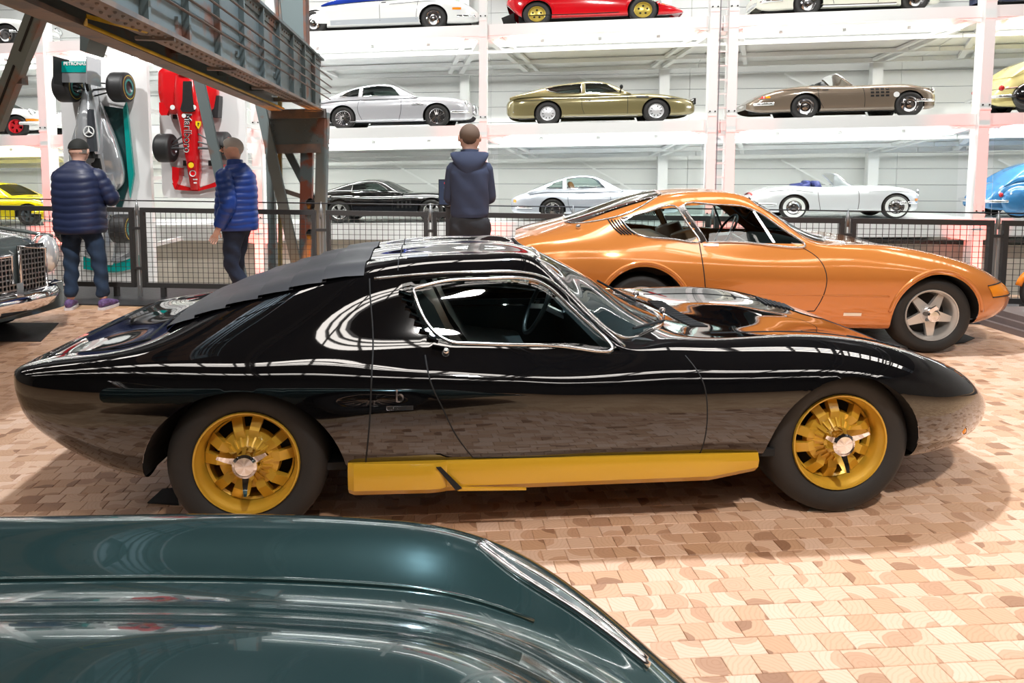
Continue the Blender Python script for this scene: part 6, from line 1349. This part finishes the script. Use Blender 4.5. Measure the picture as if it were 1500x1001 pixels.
c = A1.p(127, 113, .84); textmesh('wing_mark', 'Y', .15, WHITE, w_, flat(0, c.x-.15, -.84, c.z), .002) if 0 else None
A1.arm((126, 118), (129, 135), .70, .45, .03, DARK, 'wing_pylon'); A1.arm((112, 120), (128, 138), .70, .40, .02, DARK, 'wing_pylon')
fw = A1.slab('front_wing', [(122, 376), (152, 386), (172, 386), (202, 374), (203, 392), (172, 399), (152, 399), (122, 394)], .10, .15, TEAL)
A1.slab('wing_element', [(124, 366), (150, 378), (174, 378), (200, 364), (200, 371), (173, 384), (151, 384), (124, 373)], .16, .19, SILV, fw)
c = A1.p(130, 193, .752); q = MB(); cc = Vector((c.x, -.752, c.z)); R_ = .115
q.tube([cc+Vector((R_*math.cos(a), 0, R_*math.sin(a))) for a in np.linspace(0, 2*pi, 29)[:-1]], .013, 6, closed=True)
for k in range(3): a = pi/2+2*pi*k/3; d = Vector((math.cos(a), 0, math.sin(a))); q.tube([cc, cc+d*R_], [.028, .006], 6)
q.build('star_emblem', WHITE, eb)
mounting(238, 66, 356, 290, 'large white board carrying the red race car')
A2 = RC('race_car', 'red open-wheel race car with white lettering mounted nose-down on a board', 290, 285)
A2.loft('sidepods', [(92, 272, 22, .3), (105, 274, 42, .38), (135, 276, 44, .38), (160, 277, 40, .34), (168, 277, 36, .26)], RACE, sq=4)
A2.slab('barge_board', [(233, 150), (247, 150), (247, 162), (244, 169), (236, 169), (233, 164)], .2, .34, RACE); A2.slab('barge_board', [(311, 140), (321, 140), (319, 172), (310, 172)], .06, .3, mat('dark_carbon', (.02, .02, .022), .4)); A2.slab('turning_vane', [(252, 152), (260, 152), (260, 174), (253, 174)], .06, .2, MATS['dark_carbon'])
bd = A2.loft('monocoque', [(112, 274, 15, .55), (135, 275, 18, .60), (160, 277, 18, .58), (180, 279, 15, .54), (205, 281, 12, .48), (230, 283, 10, .42), (255, 285, 8, .34), (278, 286, 6, .22)], RACE, sq=3.4)
A2.slab('cockpit_opening', [(268, 119), (279, 119), (282, 150), (284, 162), (280, 164), (267, 164), (264, 160), (267, 148)], .5, .635, DARK)
for x in (256, 287): c = A2.p(x, 158, .5); q = MB(); q.lathe([(0, 0), (.055, 0)], (c.x, -.62, c.z), (0, -1, 0), 16); q.build('white_roundel', WHITE, bd)
c = A2.p(272, 170, .5); q = MB(); q.lathe([(0, 0), (.05, 0)], (c.x, -.60, c.z), (0, -1, 0), 16); q.build('white_roundel', WHITE, bd)
c = A2.p(275.5, 195, .55); textmesh('lettering_outline', 'Marlboro', .235, WHITE, bd, flat(0, c.x, -.585, c.z, -pi/2-.05), .003, True)
textmesh('lettering', 'Marlboro', .225, DARK, bd, flat(0, c.x, -.593, c.z, -pi/2-.05), .003)
c = A2.p(291, 183, .5); q = MB(); q.prism([(c.x+x*.8, -.50, c.z+z) for x, z in ((-.07, .08), (.07, .08), (.075, 0), (0, -.10), (-.075, 0))], (0, 0, 0), (0, -.03, 0)); sh = q.build('shield', mat('shield_yellow', (.85, .60, .01), .4), bd); MB().box((c.x, -.534, c.z+.01), (.02, .004, .08)).build('shield_mark', DARK, sh); MB().box((c.x+.012, -.534, c.z+.03), (.035, .004, .02)).build('shield_mark', DARK, sh)
def roundel(px, py, r, m1, m2, y):
    c = A2.p(px, py, .4); q = MB(); q.lathe([(0, 0), (r, 0), (r, .02)], (c.x, y, c.z), (0, -1, 0), 20); o = q.build('roundel', m1, bd)
    q = MB(); q.lathe([(0, 0), (r*.72, 0)], (c.x, y-.004, c.z), (0, -1, 0), 20); q.build('roundel_centre', m2, o)
roundel(281.5, 242, .09, RED, mat('shell_yellow', (.9, .62, .02), .4), -.46); roundel(283, 254, .075, WHITE, RACE, -.42)
for i, q_ in enumerate((263, 268)): c = A2.p(285, q_, .4); MB().box((c.x, -.36, c.z), (.10-.03*i, .006, .03)).build('nose_decal', WHITE, bd)
for x, y in ((243, 217), (324, 214)): A2.tyre(x, y, .37, .36, .33, [(mat('rim_red', (.6, .05, .04), .4), .55, .62)] if x > 300 else None)
for X, s_ in ((252, -1), (316, 1)):
    for a, r in ((-16, .02), (-4, .022), (5, .035)): A2.arm((281+s_*9, 212+a), (X, 216+a*.3), .42, .32, r, mat('grey_arm', (.10, .10, .105), .45))
fw = A2.slab('front_wing', [(252, 268), (283, 276), (292, 276), (322, 264), (323, 272), (291, 280), (282, 280), (256, 278)], .12, .18, RACE)
A2.slab('wing_plane', [(256, 254), (278, 262), (296, 262), (322, 252), (322, 266), (292, 274), (282, 274), (257, 270)], .08, .12, WHITE, fw); A2.slab('endplate', [(252, 244), (262, 246), (262, 262), (256, 278), (252, 262)], .05, .34, RACE, fw); A2.slab('endplate', [(317, 243), (325, 241), (326, 272), (320, 272)], .05, .34, RACE, fw)
for x in (268, 305): A2.slab('wing_bracket', [(x, 235), (x+8, 235), (x+8, 243), (x, 243)], .10, .16, mat('dark_carbon', (.02, .02, .022), .4))
A2.loft('engine_cover', [(60, 272, 8, .5), (85, 273, 11, .68), (112, 274, 12, .62)], RACE)
